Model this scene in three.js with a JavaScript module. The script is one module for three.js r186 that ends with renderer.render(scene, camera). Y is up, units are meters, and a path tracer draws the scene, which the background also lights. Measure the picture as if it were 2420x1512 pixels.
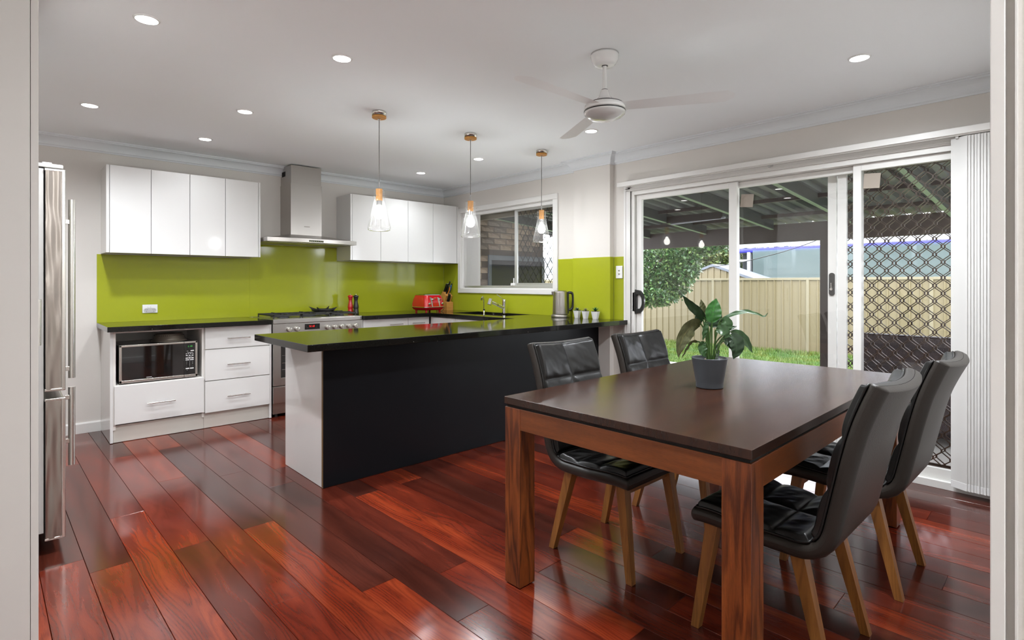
import * as THREE from 'three';
import { RoundedBoxGeometry } from 'three/addons/geometries/RoundedBoxGeometry.js';
import { mergeGeometries, toCreasedNormals } from 'three/addons/utils/BufferGeometryUtils.js';
import { RectAreaLightUniformsLib } from 'three/addons/lights/RectAreaLightUniformsLib.js';
import { createNoise2D } from 'simplex-noise';

// ---------- camera, sky, exposure ----------
const scene = new THREE.Scene();
const YAW = THREE.MathUtils.degToRad(46.94);
const camera = new THREE.PerspectiveCamera(2 * Math.atan(756 / 1287.5) * 180 / Math.PI, 2420 / 1512, 0.05, 200);
camera.position.set(0, 1.24, 0);
camera.lookAt(Math.cos(YAW), 1.24, -Math.sin(YAW));
camera.setViewOffset(2420, 1512, 0, 86.2, 2420, 1512);
const SKY = 8.2;                     // overcast daylight
const SPOT = 10.5, BULB = 0.4;         // candela of a downlight and of a pendant bulb
const LAMP = new THREE.Color(0.955, 1.0, 1.045);
const renderer = new THREE.WebGLRenderer({ antialias: true });
renderer.toneMapping = THREE.LinearToneMapping;
renderer.toneMappingExposure = 1.27;
renderer.shadowMap.enabled = true;
RectAreaLightUniformsLib.init();
{
  const w = 64, h = 32, d = new Float32Array(w * h * 4);
  for (let y = 0; y < h; y++) for (let x = 0; x < w; x++) {
    const e = Math.max(0, (y + 0.5) / h * 2 - 1), k = SKY * (0.72 + 0.28 * e), i = (y * w + x) * 4;   // cloudy sky, a little brighter overhead
    d[i] = k * 0.94; d[i + 1] = k * 0.98; d[i + 2] = k * 1.06; d[i + 3] = 1;
  }
  const t = new THREE.DataTexture(d, w, h, THREE.RGBAFormat, THREE.FloatType);
  t.mapping = THREE.EquirectangularReflectionMapping; t.magFilter = THREE.LinearFilter; t.needsUpdate = true;
  scene.background = t;
}

// ---------- helpers ----------
let seed = 7;
const rnd = () => { seed = (seed + 0x6d2b79f5) | 0; let t = Math.imul(seed ^ (seed >>> 15), 1 | seed); t = (t + Math.imul(t ^ (t >>> 7), 61 | t)) ^ t; return ((t ^ (t >>> 14)) >>> 0) / 4294967296; };
const rr = (a, b) => a + (b - a) * rnd();
const noise = createNoise2D(rnd);
const V = (x, y, z) => new THREE.Vector3(x, y, z);
const used = {};
function numbered(n) { used[n] = (used[n] ?? -1) + 1; return used[n] ? n + '_' + String(used[n]).padStart(3, '0') : n; }
function norm(g) {
  g = g.index ? g.toNonIndexed() : g.clone();
  for (const k of Object.keys(g.attributes)) if (!['position', 'normal', 'uv'].includes(k)) g.deleteAttribute(k);
  if (!g.attributes.normal) g.computeVertexNormals();
  if (!g.attributes.uv) uvBox(g);
  g.clearGroups?.();
  return g;
}
// uv in metres from the face's main direction; grain: the axis along which v runs
function uvBox(g, grain) {
  const p = g.attributes.position, n = g.attributes.normal, uv = new Float32Array(p.count * 2);
  const tri = !g.index;
  for (let i = 0; i < p.count; i++) {
    let nx = Math.abs(n.getX(i)), ny = Math.abs(n.getY(i)), nz = Math.abs(n.getZ(i));
    if (tri) { const b = i - i % 3; nx = ny = nz = 0; for (let k = 0; k < 3; k++) { nx += Math.abs(n.getX(b + k)); ny += Math.abs(n.getY(b + k)); nz += Math.abs(n.getZ(b + k)); } }
    const a = nx > ny && nx > nz ? 0 : ny > nz ? 1 : 2;
    const c = [p.getX(i), p.getY(i), p.getZ(i)], ax = [[2, 1], [0, 2], [0, 1]][a];
    let u = c[ax[0]], v = c[ax[1]];
    if (grain !== undefined) { if (grain !== a) { v = c[grain]; u = c[3 - grain - a]; } }
    uv[i * 2] = u; uv[i * 2 + 1] = v;
  }
  g.setAttribute('uv', new THREE.BufferAttribute(uv, 2));
  return g;
}
const G = (gs) => { gs = [].concat(gs).map(norm); return gs.length > 1 ? mergeGeometries(gs) : gs[0]; };
function obj(name, gs, mat, parent) {
  const m = new THREE.Mesh(gs.isBufferGeometry ? gs : G(gs), mat);
  m.name = numbered(name); m.castShadow = m.receiveShadow = true;
  (parent ?? scene).add(m);
  return m;
}
function tag(o, label, category, group) { o.userData.label = label; o.userData.category = category; if (group) o.userData.group = group; return o; }
function thing(name, label, category, at = [0, 0, 0], turn = 0, group) {
  const o = new THREE.Group(); o.name = numbered(name); scene.add(o); o.position.set(...at); o.rotation.y = turn;
  return tag(o, label, category, group);
}
function struct(name, gs, mat, label) { const o = gs ? obj(name, gs, mat) : new THREE.Group(); if (!gs) { o.name = numbered(name); scene.add(o); } o.userData.kind = 'structure'; if (label) o.userData.label = label; return o; }
function dup(root, at, turn, label) {
  const r = root.clone(); r.name = numbered(root.name.replace(/_\d{3}$/, '')); scene.add(r);
  r.traverse((c) => { if (c !== r) c.name = numbered(c.name.replace(/_\d{3}$/, '')); });
  r.userData = { ...root.userData }; if (at) r.position.set(...at); if (turn !== undefined) r.rotation.y = turn;
  if (label) r.userData.label = label;
  return r;
}
// box between two corners
function B(x0, x1, y0, y1, z0, z1, r = 0.0015, grain) {
  const w = Math.abs(x1 - x0), h = Math.abs(y1 - y0), d = Math.abs(z1 - z0), m = Math.min(w, h, d);
  let g = r > 0 && m > 0.004 ? new RoundedBoxGeometry(w, h, d, 1, Math.min(r, m * 0.45)) : new THREE.BoxGeometry(w, h, d);
  g.translate((x0 + x1) / 2, (y0 + y1) / 2, (z0 + z1) / 2);
  if (g.index) g = g.toNonIndexed();
  return uvBox(g, grain);
}
const cyl = (r0, r1, h, n = 24, open = false) => new THREE.CylinderGeometry(r0, r1, h, n, 1, open);
const lathe = (pts, n = 32) => new THREE.LatheGeometry(pts.map(([r, y]) => new THREE.Vector2(r, y)), n);
function rod(a, b, r, n = 10, r2) {
  const d = b.clone().sub(a), g = new THREE.CylinderGeometry(r2 ?? r, r, d.length(), n);
  g.applyQuaternion(new THREE.Quaternion().setFromUnitVectors(V(0, 1, 0), d.clone().normalize()));
  return g.translate((a.x + b.x) / 2, (a.y + b.y) / 2, (a.z + b.z) / 2);
}
const tube = (pts, r, seg = 32, n = 8) => new THREE.TubeGeometry(new THREE.CatmullRomCurve3(pts), seg, r, n, false);
const at = (g, x, y, z) => g.translate(x, y, z);
const rotX = (g, a) => g.rotateX(a), rotY = (g, a) => g.rotateY(a), rotZ = (g, a) => g.rotateZ(a);
// eight corners: bottom 4 (x0z0, x1z0, x1z1, x0z1) then top 4
function hexa(c) {
  const f = [[0, 1, 2, 3], [7, 6, 5, 4], [0, 4, 5, 1], [1, 5, 6, 2], [2, 6, 7, 3], [3, 7, 4, 0]], p = [];
  for (const [a, b, d, e] of f) for (const k of [a, b, d, a, d, e]) p.push(...c[k]);
  const g = new THREE.BufferGeometry(); g.setAttribute('position', new THREE.Float32BufferAttribute(p, 3)); g.computeVertexNormals();
  return uvBox(g, 1);
}
// profile [[out, up], ...] swept along a path in plan; `out` points to the left of the path
function sweep(path, profile, closedProfile = true) {
  const n = path.length, rows = [];
  for (let i = 0; i < n; i++) {
    const d0 = i ? norm2(path[i][0] - path[i - 1][0], path[i][1] - path[i - 1][1]) : null, d1 = i < n - 1 ? norm2(path[i + 1][0] - path[i][0], path[i + 1][1] - path[i][1]) : null;
    const a = d0 ?? d1, b = d1 ?? d0, na = [a[1], -a[0]], nb = [b[1], -b[0]];
    let m = [na[0] + nb[0], na[1] + nb[1]]; const l = Math.hypot(...m); m = [m[0] / l, m[1] / l];
    const k = 1 / (m[0] * na[0] + m[1] * na[1]);
    rows.push(profile.map(([o, y]) => [path[i][0] + m[0] * o * k, y, path[i][1] + m[1] * o * k]));
  }
  const p = [], q = profile.length, e = closedProfile ? q : q - 1;
  for (let i = 0; i < n - 1; i++) for (let j = 0; j < e; j++) {
    const A = rows[i][j], Bb = rows[i + 1][j], C = rows[i + 1][(j + 1) % q], D = rows[i][(j + 1) % q];
    p.push(...A, ...Bb, ...C, ...A, ...C, ...D);
  }
  const g = new THREE.BufferGeometry(); g.setAttribute('position', new THREE.Float32BufferAttribute(p, 3)); g.computeVertexNormals();
  return uvBox(g);
}
const norm2 = (x, y) => { const l = Math.hypot(x, y); return [x / l, y / l]; };
// surface from a grid of points f(i, j) -> [x, y, z]
function grid(nu, nv, f, closeU = false) {
  const p = [], uv = [], ix = [];
  for (let i = 0; i <= nu; i++) for (let j = 0; j <= nv; j++) { p.push(...f(i, j)); uv.push(i / nu, j / nv); }
  for (let i = 0; i < nu; i++) for (let j = 0; j < nv; j++) { const a = i * (nv + 1) + j, b = a + nv + 1; ix.push(a, b, a + 1, b, b + 1, a + 1); }
  const g = new THREE.BufferGeometry(); g.setAttribute('position', new THREE.Float32BufferAttribute(p, 3)); g.setAttribute('uv', new THREE.Float32BufferAttribute(uv, 2)); g.setIndex(ix); g.computeVertexNormals();
  return g;
}
function extrude(pts, depth, bevel = 0) {
  const s = new THREE.Shape(pts.map(([x, y]) => new THREE.Vector2(x, y)));
  return new THREE.ExtrudeGeometry(s, { depth, bevelEnabled: bevel > 0, bevelSize: bevel, bevelThickness: bevel, bevelSegments: 2, curveSegments: 12 });
}

// ---------- textures ----------
const mirror = (t) => { t.wrapS = t.wrapT = THREE.MirroredRepeatWrapping; return t; };
const clamp = (x, a = 0, b = 1) => Math.min(b, Math.max(a, x)), mix = (a, b, t) => a + (b - a) * t;
const mix3 = (a, b, t) => [mix(a[0], b[0], t), mix(a[1], b[1], t), mix(a[2], b[2], t)];
function tex(w, h, f, { srgb = true, rx = 1, ry = 1 } = {}) {
  const d = new Uint8Array(w * h * 4);
  for (let y = 0; y < h; y++) for (let x = 0; x < w; x++) { const c = f(x / w, y / h), i = (y * w + x) * 4; d[i] = clamp(c[0], 0, 255); d[i + 1] = clamp(c[1], 0, 255); d[i + 2] = clamp(c[2], 0, 255); d[i + 3] = 255; }
  const t = new THREE.DataTexture(d, w, h); t.wrapS = t.wrapT = THREE.RepeatWrapping; t.magFilter = THREE.LinearFilter; t.minFilter = THREE.LinearMipmapLinearFilter;
  if (srgb) t.colorSpace = THREE.SRGBColorSpace; t.repeat.set(rx, ry); t.needsUpdate = true;
  return t;
}
const grey = (v) => [v * 255, v * 255, v * 255];
// wood: W metres across (u) and L metres along (v)
function wood(w, h, W, L, s, { dark, mid, light, cath = 5, fig = 1, pore = 0.25, line = 1 }) {   // mirrored at its ends so that no seam shows
  const cx = W * (0.3 + 0.4 * ((s * 0.37) % 1));
  return mirror(tex(w, h, (u, v) => {
    const x = u * W, y = v * L, q = x + 0.012 * noise(x * 9 + s * 7, y * 1.7 + s), e = q - cx + 0.02 * noise(s * 3.1, y * 0.9);
    const ring = cath * (e * e) / (W * W) * 4 + y * 2.2 + 0.9 * noise(q * 7 + s * 13, y * 0.8) + 0.35 * noise(q * 26, y * 2.4 + s);
    let g = 0.5 + 0.5 * Math.sin(ring * 6.283 * fig); g = Math.pow(g, 2.2);
    const broad = 0.5 + 0.5 * noise(q * 11 + 40 + s, y * 1.2), streak = noise(q * 320 + s * 5, y * 7), fine = noise(q * 900, y * 26 + s * 2);
    let c = mix3(mid, light, clamp(0.55 * broad + 0.25 * streak * 0.5));
    c = mix3(c, dark, clamp(g * 0.55 * line + 0.35 * (1 - broad) + pore * Math.max(0, streak) * 0.8 + pore * 0.6 * Math.max(0, fine)));
    return c;
  }));
}
function canvasTex(w, h, draw) { const c = document.createElement('canvas'); c.width = w; c.height = h; draw(c.getContext('2d'), w, h); const t = new THREE.CanvasTexture(c); t.colorSpace = THREE.SRGBColorSpace; return t; }

const std = (o) => new THREE.MeshStandardMaterial(o), phy = (o) => new THREE.MeshPhysicalMaterial(o);
const steelBump = tex(256, 256, (u, v) => grey(0.5 + 0.3 * noise(u * 3, v * 300) + 0.2 * noise(u * 9 + 5, v * 120)), { srgb: false, rx: 2, ry: 2 });
const leatherBump = tex(512, 512, (u, v) => grey(0.5 + 0.28 * noise(u * 60, v * 60) + 0.22 * noise(u * 140 + 9, v * 140)), { srgb: false, rx: 2, ry: 2 });
const plasterBump = tex(256, 256, (u, v) => grey(0.5 + 0.3 * noise(u * 40, v * 40) + 0.2 * noise(u * 90, v * 90)), { srgb: false, rx: 3, ry: 3 });
const speck = (() => {                      // engineered stone: black with a few bright mirror chips
  const n = 1024, chips = []; for (let k = 0; k < 260; k++) chips.push([rnd() * n, rnd() * n, 0.5 + Math.pow(rnd(), 5) * 2.2, rr(60, 255)]);
  const d = new Float32Array(n * n); for (const [cx, cy, r, b] of chips) for (let y = -4; y <= 4; y++) for (let x = -4; x <= 4; x++) { const e = Math.hypot(x - cx % 1, y - cy % 1); if (e < r) { const i = ((Math.floor(cy) + y + n) % n) * n + (Math.floor(cx) + x + n) % n; d[i] = Math.max(d[i], b); } }
  return tex(n, n, (u, v) => { const i = Math.floor(v * n) * n + Math.floor(u * n), b = 20 + 9 * noise(u * 160, v * 160) + 5 * noise(u * 400, v * 400); return d[i] > 0 ? [d[i], d[i], d[i] * 0.95] : [b * 1.05, b, b * 0.88]; });
})();
const tableWood = wood(768, 1536, 0.35, 1.9, 2.3, { dark: [62, 27, 12], mid: [142, 74, 32], light: [166, 96, 46], cath: 3, fig: 1.2, pore: 0.45, line: 0.85 });
tableWood.repeat.set(1 / 0.35, 1 / 1.9);
const dimmedTopWood = wood(512, 1024, 0.5, 1.9, 4.1, { dark: [34, 18, 11], mid: [52, 29, 18], light: [62, 36, 22], cath: 3, fig: 1, pore: 0.35, line: 0.4 });  // same timber as the legs, darkened to offset the downlights falling on it
dimmedTopWood.repeat.set(2, 1 / 1.9);
const litApronWood = wood(320, 1024, 0.35, 1.9, 6.7, { dark: [72, 36, 15], mid: [120, 64, 27], light: [140, 78, 36], cath: 1.2, fig: 0.7, pore: 0.35, line: 0.3 });  // same timber again, brightened like the legs in place of side light
litApronWood.repeat.set(1 / 0.35, 1 / 1.9);
const oakWood = wood(256, 512, 0.12, 0.6, 5.2, { dark: [100, 60, 24], mid: [150, 98, 44], light: [172, 118, 58], cath: 2, fig: 1, pore: 0.35, line: 0.5 });
oakWood.repeat.set(1 / 0.12, 1 / 0.6);
const bambooWood = wood(128, 256, 0.1, 0.4, 3.3, { dark: [176, 116, 50], mid: [206, 146, 72], light: [222, 166, 92], cath: 2, pore: 0.3, line: 0.4 });
bambooWood.repeat.set(10, 2.5);
const tableBump = tex(512, 512, (u, v) => grey(0.5 + 0.3 * noise(u * 260, v * 30) + 0.3 * noise(u * 180 + 3, v * 180)), { srgb: false, rx: 2, ry: 2 });

const M = {
  wall: std({ color: new THREE.Color(0.70, 0.665, 0.625), roughness: 0.75, bumpMap: plasterBump, bumpScale: 0.0003 }),
  ceiling: std({ color: new THREE.Color(0.90, 0.925, 0.94), roughness: 0.9 }),
  cornice: std({ color: new THREE.Color(0.74, 0.765, 0.785), roughness: 0.7 }),
  trim: std({ color: new THREE.Color(0.76, 0.745, 0.72), roughness: 0.35 }),
  alu: std({ color: new THREE.Color(0.80, 0.79, 0.76), roughness: 0.4 }),
  cabinet: phy({ color: new THREE.Color(0.71, 0.70, 0.685), roughness: 0.3, clearcoat: 0.8, clearcoatRoughness: 0.08 }),
  carcass: std({ color: new THREE.Color(0.74, 0.71, 0.67), roughness: 0.45 }),
  kick: std({ color: new THREE.Color(0.55, 0.51, 0.46), roughness: 0.5 }),
  pantry: std({ color: new THREE.Color(0.60, 0.575, 0.54), roughness: 0.5 }),
  blackPanel: phy({ color: new THREE.Color(0.006, 0.0065, 0.008), roughness: 0.3, specularIntensity: 0.45 }),
  brownEdge: std({ color: 0x6d5436, roughness: 0.5 }),
  stone: phy({ map: speck, roughness: 0.07, ior: 1.45, specularIntensity: 0.75 }),
  green: phy({ color: new THREE.Color(0.36, 0.395, 0.022), roughness: 0.1, specularIntensity: 0.45 }),
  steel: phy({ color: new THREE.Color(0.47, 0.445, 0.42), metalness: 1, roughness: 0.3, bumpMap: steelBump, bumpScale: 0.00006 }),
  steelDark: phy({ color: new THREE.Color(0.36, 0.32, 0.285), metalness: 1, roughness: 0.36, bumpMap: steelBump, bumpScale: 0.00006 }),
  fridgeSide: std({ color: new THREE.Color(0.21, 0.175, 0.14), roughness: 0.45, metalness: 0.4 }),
  chrome: std({ color: new THREE.Color(0.80, 0.80, 0.80), metalness: 1, roughness: 0.08 }),
  satin: std({ color: new THREE.Color(0.66, 0.64, 0.60), metalness: 1, roughness: 0.25 }),
  iron: std({ color: new THREE.Color(0.018, 0.017, 0.016), roughness: 0.55 }),
  black: phy({ color: new THREE.Color(0.010, 0.010, 0.010), roughness: 0.3, clearcoat: 0.5 }),
  blackGlass: phy({ color: new THREE.Color(0.006, 0.006, 0.006), roughness: 0.05, clearcoat: 1, clearcoatRoughness: 0.02 }),
  rubber: std({ color: 0x141414, roughness: 0.7 }),
  whitePlastic: phy({ color: new THREE.Color(0.82, 0.82, 0.81), roughness: 0.25, clearcoat: 0.6, clearcoatRoughness: 0.1 }),
  greyPlastic: std({ color: 0xb9b7b4, roughness: 0.35 }),
  glass: phy({ color: 0xffffff, transmission: 1, thickness: 0, roughness: 0, ior: 1.5 }),
  lampGlass: phy({ color: 0xffffff, transmission: 1, thickness: 0, roughness: 0.1, ior: 1.8 }),
  bamboo: std({ map: bambooWood, roughness: 0.5 }),
  leather: phy({ color: new THREE.Color(0.006, 0.0056, 0.0053), roughness: 0.33, bumpMap: leatherBump, bumpScale: 0.0001, specularIntensity: 0.9 }),
  leatherBack: phy({ color: new THREE.Color(0.024, 0.0195, 0.016), roughness: 0.4, specularIntensity: 0.8, bumpMap: leatherBump, bumpScale: 0.0003 }),
  oak: phy({ map: oakWood, roughness: 0.4, clearcoat: 0.3, clearcoatRoughness: 0.25 }),
  table: phy({ map: tableWood, roughness: 0.3, bumpMap: tableBump, bumpScale: 0.00012, clearcoat: 0.12, clearcoatRoughness: 0.2 }),
  apron: phy({ map: litApronWood, roughness: 0.32, bumpMap: tableBump, bumpScale: 0.0001 }),
  tableTop: phy({ map: dimmedTopWood, roughness: 0.23, bumpMap: tableBump, bumpScale: 0.00012, specularIntensity: 0.9 }),
  dark: std({ color: 0x0a0806, roughness: 0.8 }),
  red: phy({ color: new THREE.Color(0.52, 0.006, 0.010), roughness: 0.18, clearcoat: 1, clearcoatRoughness: 0.04 }),
  lens: std({ color: 0xffffff, emissive: new THREE.Color(1, 0.98, 0.95), emissiveIntensity: 9 }),
  bulb: std({ color: 0xffffff, emissive: new THREE.Color(1, 0.95, 0.88), emissiveIntensity: 9 }),
};
// ---------- the room ----------
{ // floorboards: rows 153 mm wide, turned 1.2 degrees from the walls
  const cols = [
    { dark: [72, 24, 15], mid: [128, 46, 28], light: [156, 68, 42] }, { dark: [60, 23, 16], mid: [100, 38, 26], light: [124, 54, 36] },
    { dark: [72, 23, 13], mid: [142, 52, 28], light: [170, 80, 44] }, { dark: [50, 22, 16], mid: [84, 36, 26], light: [106, 50, 36] }];
  const maps = cols.map((c, i) => wood(320, 1536, 0.153, 1.85, 1.7 + i * 2.9, { ...c, cath: 2.2 + i * 0.4, fig: 1.15, pore: 0.3, line: 0.42 }));
  const tints = [[0.74, 0.72, 0.70], [0.60, 0.58, 0.57], [0.84, 0.80, 0.76]];
  const mats = maps.map((m) => tints.map((t) => phy({ map: m, color: new THREE.Color(...t), roughness: 0.15, ior: 1.5 })));
  const floor = struct('floor', [B(-0.7, 4.27, -0.12, -0.013, -5.85, 2.3, 0)], std({ color: 0x1c0c08, roughness: 0.9 }), 'glossy red-brown timber floorboards');
  const unit = [0, 0.35, 0.7].map((o) => {         // a board one unit long: top and four small bevels and sides
    const w = 0.0762, b = 0.0012, t = 0, s = -0.0022, l = 0.5, lb = 0.4993, d = -0.012, p = [], uv = [];
    const q = (a, c, e, f) => { for (const k of [a, c, e, a, e, f]) { p.push(...k); uv.push(k[0] / 0.1524 + 0.5, k[2] + 0.5 + o); } };
    const T = [[-w + b, t, -lb], [w - b, t, -lb], [w - b, t, lb], [-w + b, t, lb]], S = [[-w, s, -l], [w, s, -l], [w, s, l], [-w, s, l]], D = S.map(([x, , z]) => [x, d, z]);
    q(T[3], T[2], T[1], T[0]);
    for (let i = 0; i < 4; i++) { const j = (i + 1) % 4; q(S[i], T[i], T[j], S[j]); q(D[i], S[i], S[j], D[j]); }
    const g = new THREE.BufferGeometry(); g.setAttribute('position', new THREE.Float32BufferAttribute(p, 3)); g.setAttribute('uv', new THREE.Float32BufferAttribute(uv, 2)); g.computeVertexNormals(); return g;
  });
  const th = THREE.MathUtils.degToRad(1.2), joints = { 0: -2.93, 2: -2.91, 3: -3.975, 4: -2.913, 5: -1.99, 6: -3.4, 7: -1.885, 8: -2.902, 10: -2.9, 11: -1.75 };
  const tones = { '0,1': [0, 0], '2,1': [1, 0], '3,1': [0, 1], '4,1': [2, 1], '5,1': [2, 0], '6,1': [3, 1], '5,0': [3, 0], '7,0': [1, 0], '7,1': [0, 0], '8,0': [3, 0], '8,1': [2, 2], '10,0': [2, 0], '10,1': [1, 1], '11,0': [3, 0], '9,1': [0, 0], '1,1': [2, 0], '1,0': [0, 1] };
  for (let k = -7; k < 26; k++) {
    const u = 0.331 + 0.1534 * (k + 0.5), j = joints[k] ?? -2.4 - ((k * 0.618 % 1 + 1) % 1) * 1.83;
    let first = j; while (first > -5.85) first -= 1.83;
    for (let n = 0, v = first; v < 2.2; v += 1.83, n++) {
      const v0 = Math.max(v, -5.8), v1 = Math.min(v + 1.83, 2.25); if (v1 - v0 < 0.02) continue;
      const side = v >= j - 0.01 && v < j + 1 ? 1 : v >= j - 1.9 && v < j ? 0 : 2, tn = tones[k + ',' + side] ?? [Math.floor(rnd() * 4), Math.floor(rnd() * 3)];
      const m = obj('plank', unit[Math.floor(rnd() * 3)], mats[tn[0]][tn[1]], floor), vc = (v0 + v1) / 2;
      m.scale.z = v1 - v0 - 0.0006; m.rotation.y = th;
      m.position.set(u * Math.cos(th) + vc * Math.sin(th), 0, -u * Math.sin(th) + vc * Math.cos(th));
    }
  }
}
struct('ceiling', [B(-0.7, 4.27, 2.435, 2.56, -5.85, 2.3, 0)], M.ceiling, 'flat white plasterboard ceiling');
struct('wall_back', [B(-0.7, 4.27, 0, 2.435, -5.85, -5.728, 0)], M.wall, 'warm white painted back wall');
struct('wall_left', [B(-0.67, -0.55, 0, 2.435, -5.728, 2.15, 0)], M.wall, 'warm white left wall');
struct('wall_right', [
  B(4.15, 4.27, 0, 2.435, -5.728, -5.354, 0), B(4.15, 4.27, 0, 1.18, -5.354, -3.809, 0), B(4.15, 4.27, 2.105, 2.435, -5.354, -3.809, 0),
  B(4.15, 4.27, 0, 2.435, -3.809, -2.83, 0), B(4.15, 4.27, 2.07, 2.435, -2.83, -0.19, 0), B(4.15, 4.27, 0, 2.435, -0.19, 0.06, 0),
  B(4.093, 4.15, 0, 2.435, -3.493, -3.057, 0)], M.wall, 'warm white wall with window, shallow pier and glass sliding door');
struct('wall_front', [B(0.80, 4.15, 0, 2.435, -0.0784, 0.06, 0), B(0.80, 0.92, 0, 2.435, 0.06, 2.15, 0)], M.wall, 'warm white wall beside the hall opening');
struct('wall_hall', [B(-0.67, 0.92, 0, 2.435, 2.15, 2.27, 0)], M.wall, 'warm white end wall of the hall');
struct('trim_4', [B(0.789, 0.8, 0, 2.435, -0.0784, -0.066, 0.001), B(0.789, 0.8, 0, 2.435, -0.0583, -0.0565, 0.0005), B(0.793, 0.8, 0, 2.435, -0.04, 0.06, 0.002)], M.trim, 'white door lining at the right edge of the hall opening');
{
  const prof = [[0, 2.341], [0.010, 2.341], [0.012, 2.350]];
  for (let i = 0; i <= 8; i++) { const a = i / 8 * Math.PI / 2; prof.push([0.078 - 0.058 * Math.cos(a) + 0.0, 2.356 + 0.058 * Math.sin(a)]); }
  prof.push([0.079, 2.423], [0.092, 2.424], [0.093, 2.4345], [0, 2.4345]);
  const path = [[-0.55, 2.15], [-0.55, -5.728], [4.15, -5.728], [4.15, -3.493], [4.093, -3.493], [4.093, -3.057], [4.15, -3.057], [4.15, -0.0784], [0.80, -0.0784]];
  struct('trim_1', [sweep(path.map(([x, z]) => [x, z]), prof.map(([o, y]) => [-o, y]))], M.cornice, 'white plaster cove cornice around the ceiling');
  const skirt = [[0, 0.001], [0.014, 0.001], [0.014, 0.078], [0.008, 0.09], [0, 0.09]].map(([o, y]) => [-o, y]);
  struct('baseboard_back', [sweep([[-0.55, -5.728], [0.603, -5.728]], skirt)], M.trim, 'white skirting along the back wall beside the base cupboard');
  struct('baseboard_left', [sweep([[-0.55, 2.15], [-0.55, -2.2]], skirt)], M.trim, 'white skirting along the left wall');
  struct('baseboard_right', [sweep([[4.15, -3.057], [4.15, -2.93]], skirt), sweep([[4.15, -0.12], [4.15, -0.0784]], skirt)], M.trim, 'white skirting beside the sliding door');
  struct('baseboard_front', [sweep([[4.15, -0.0784], [0.80, -0.0784]], skirt)], M.trim, 'white skirting along the front wall');
}
// a lattice of zigzag strips: cells pz by py, in the plane x = X
function lattice(X, z0, z1, y0, y1, pz, py, node, t, depth) {
  const gs = [], nz = Math.ceil((z1 - z0) / (pz / 2)), ny = Math.ceil((y1 - y0) / (py / 2));
  const bar = (za, ya, zb, yb, w) => {
    if (Math.max(za, zb) < z0 || Math.min(za, zb) > z1 || Math.max(ya, yb) < y0 || Math.min(ya, yb) > y1) return;
    const l = Math.hypot(zb - za, yb - ya); if (l < 1e-4) return;
    const cut = (z, y, zz, yy) => { let s = 0; if (z < z0) s = Math.max(s, (z0 - z) / (zz - z)); if (z > z1) s = Math.max(s, (z - z1) / (z - zz)); if (y < y0) s = Math.max(s, (y0 - y) / (yy - y)); if (y > y1) s = Math.max(s, (y - y1) / (y - yy)); return s; };
    const s = cut(za, ya, zb, yb), e = cut(zb, yb, za, ya); if (s + e >= 0.98) return;
    const A = [za + (zb - za) * s, ya + (yb - ya) * s], C = [zb + (za - zb) * e, yb + (ya - yb) * e], len = Math.hypot(C[0] - A[0], C[1] - A[1]);
    const g = new THREE.BoxGeometry(depth, len, w).toNonIndexed(); g.rotateX(Math.atan2(C[0] - A[0], C[1] - A[1])); gs.push(g.translate(X, (A[1] + C[1]) / 2, (A[0] + C[0]) / 2));
  };
  for (let i = 0; i <= nz; i++) for (let j = 0; j <= ny; j++) {
    if ((i + j) % 2) continue;
    const z = z0 + i * pz / 2, y = y0 + j * py / 2, h = node / 2;
    bar(z, y - h, z, y + h, t * 2.1);
    for (const s of [-1, 1]) bar(z + s * t * 0.4, y + h - 0.001, z + s * (pz / 2) - s * t * 0.4, y + py / 2 - h + 0.001, t);
  }
  return mergeGeometries(gs.map(norm));
}
const grilleBrown = std({ color: new THREE.Color(0.055, 0.036, 0.024), roughness: 0.38, metalness: 0.2 }), grilleBlack = std({ color: 0x0c0b0a, roughness: 0.45 });
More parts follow.
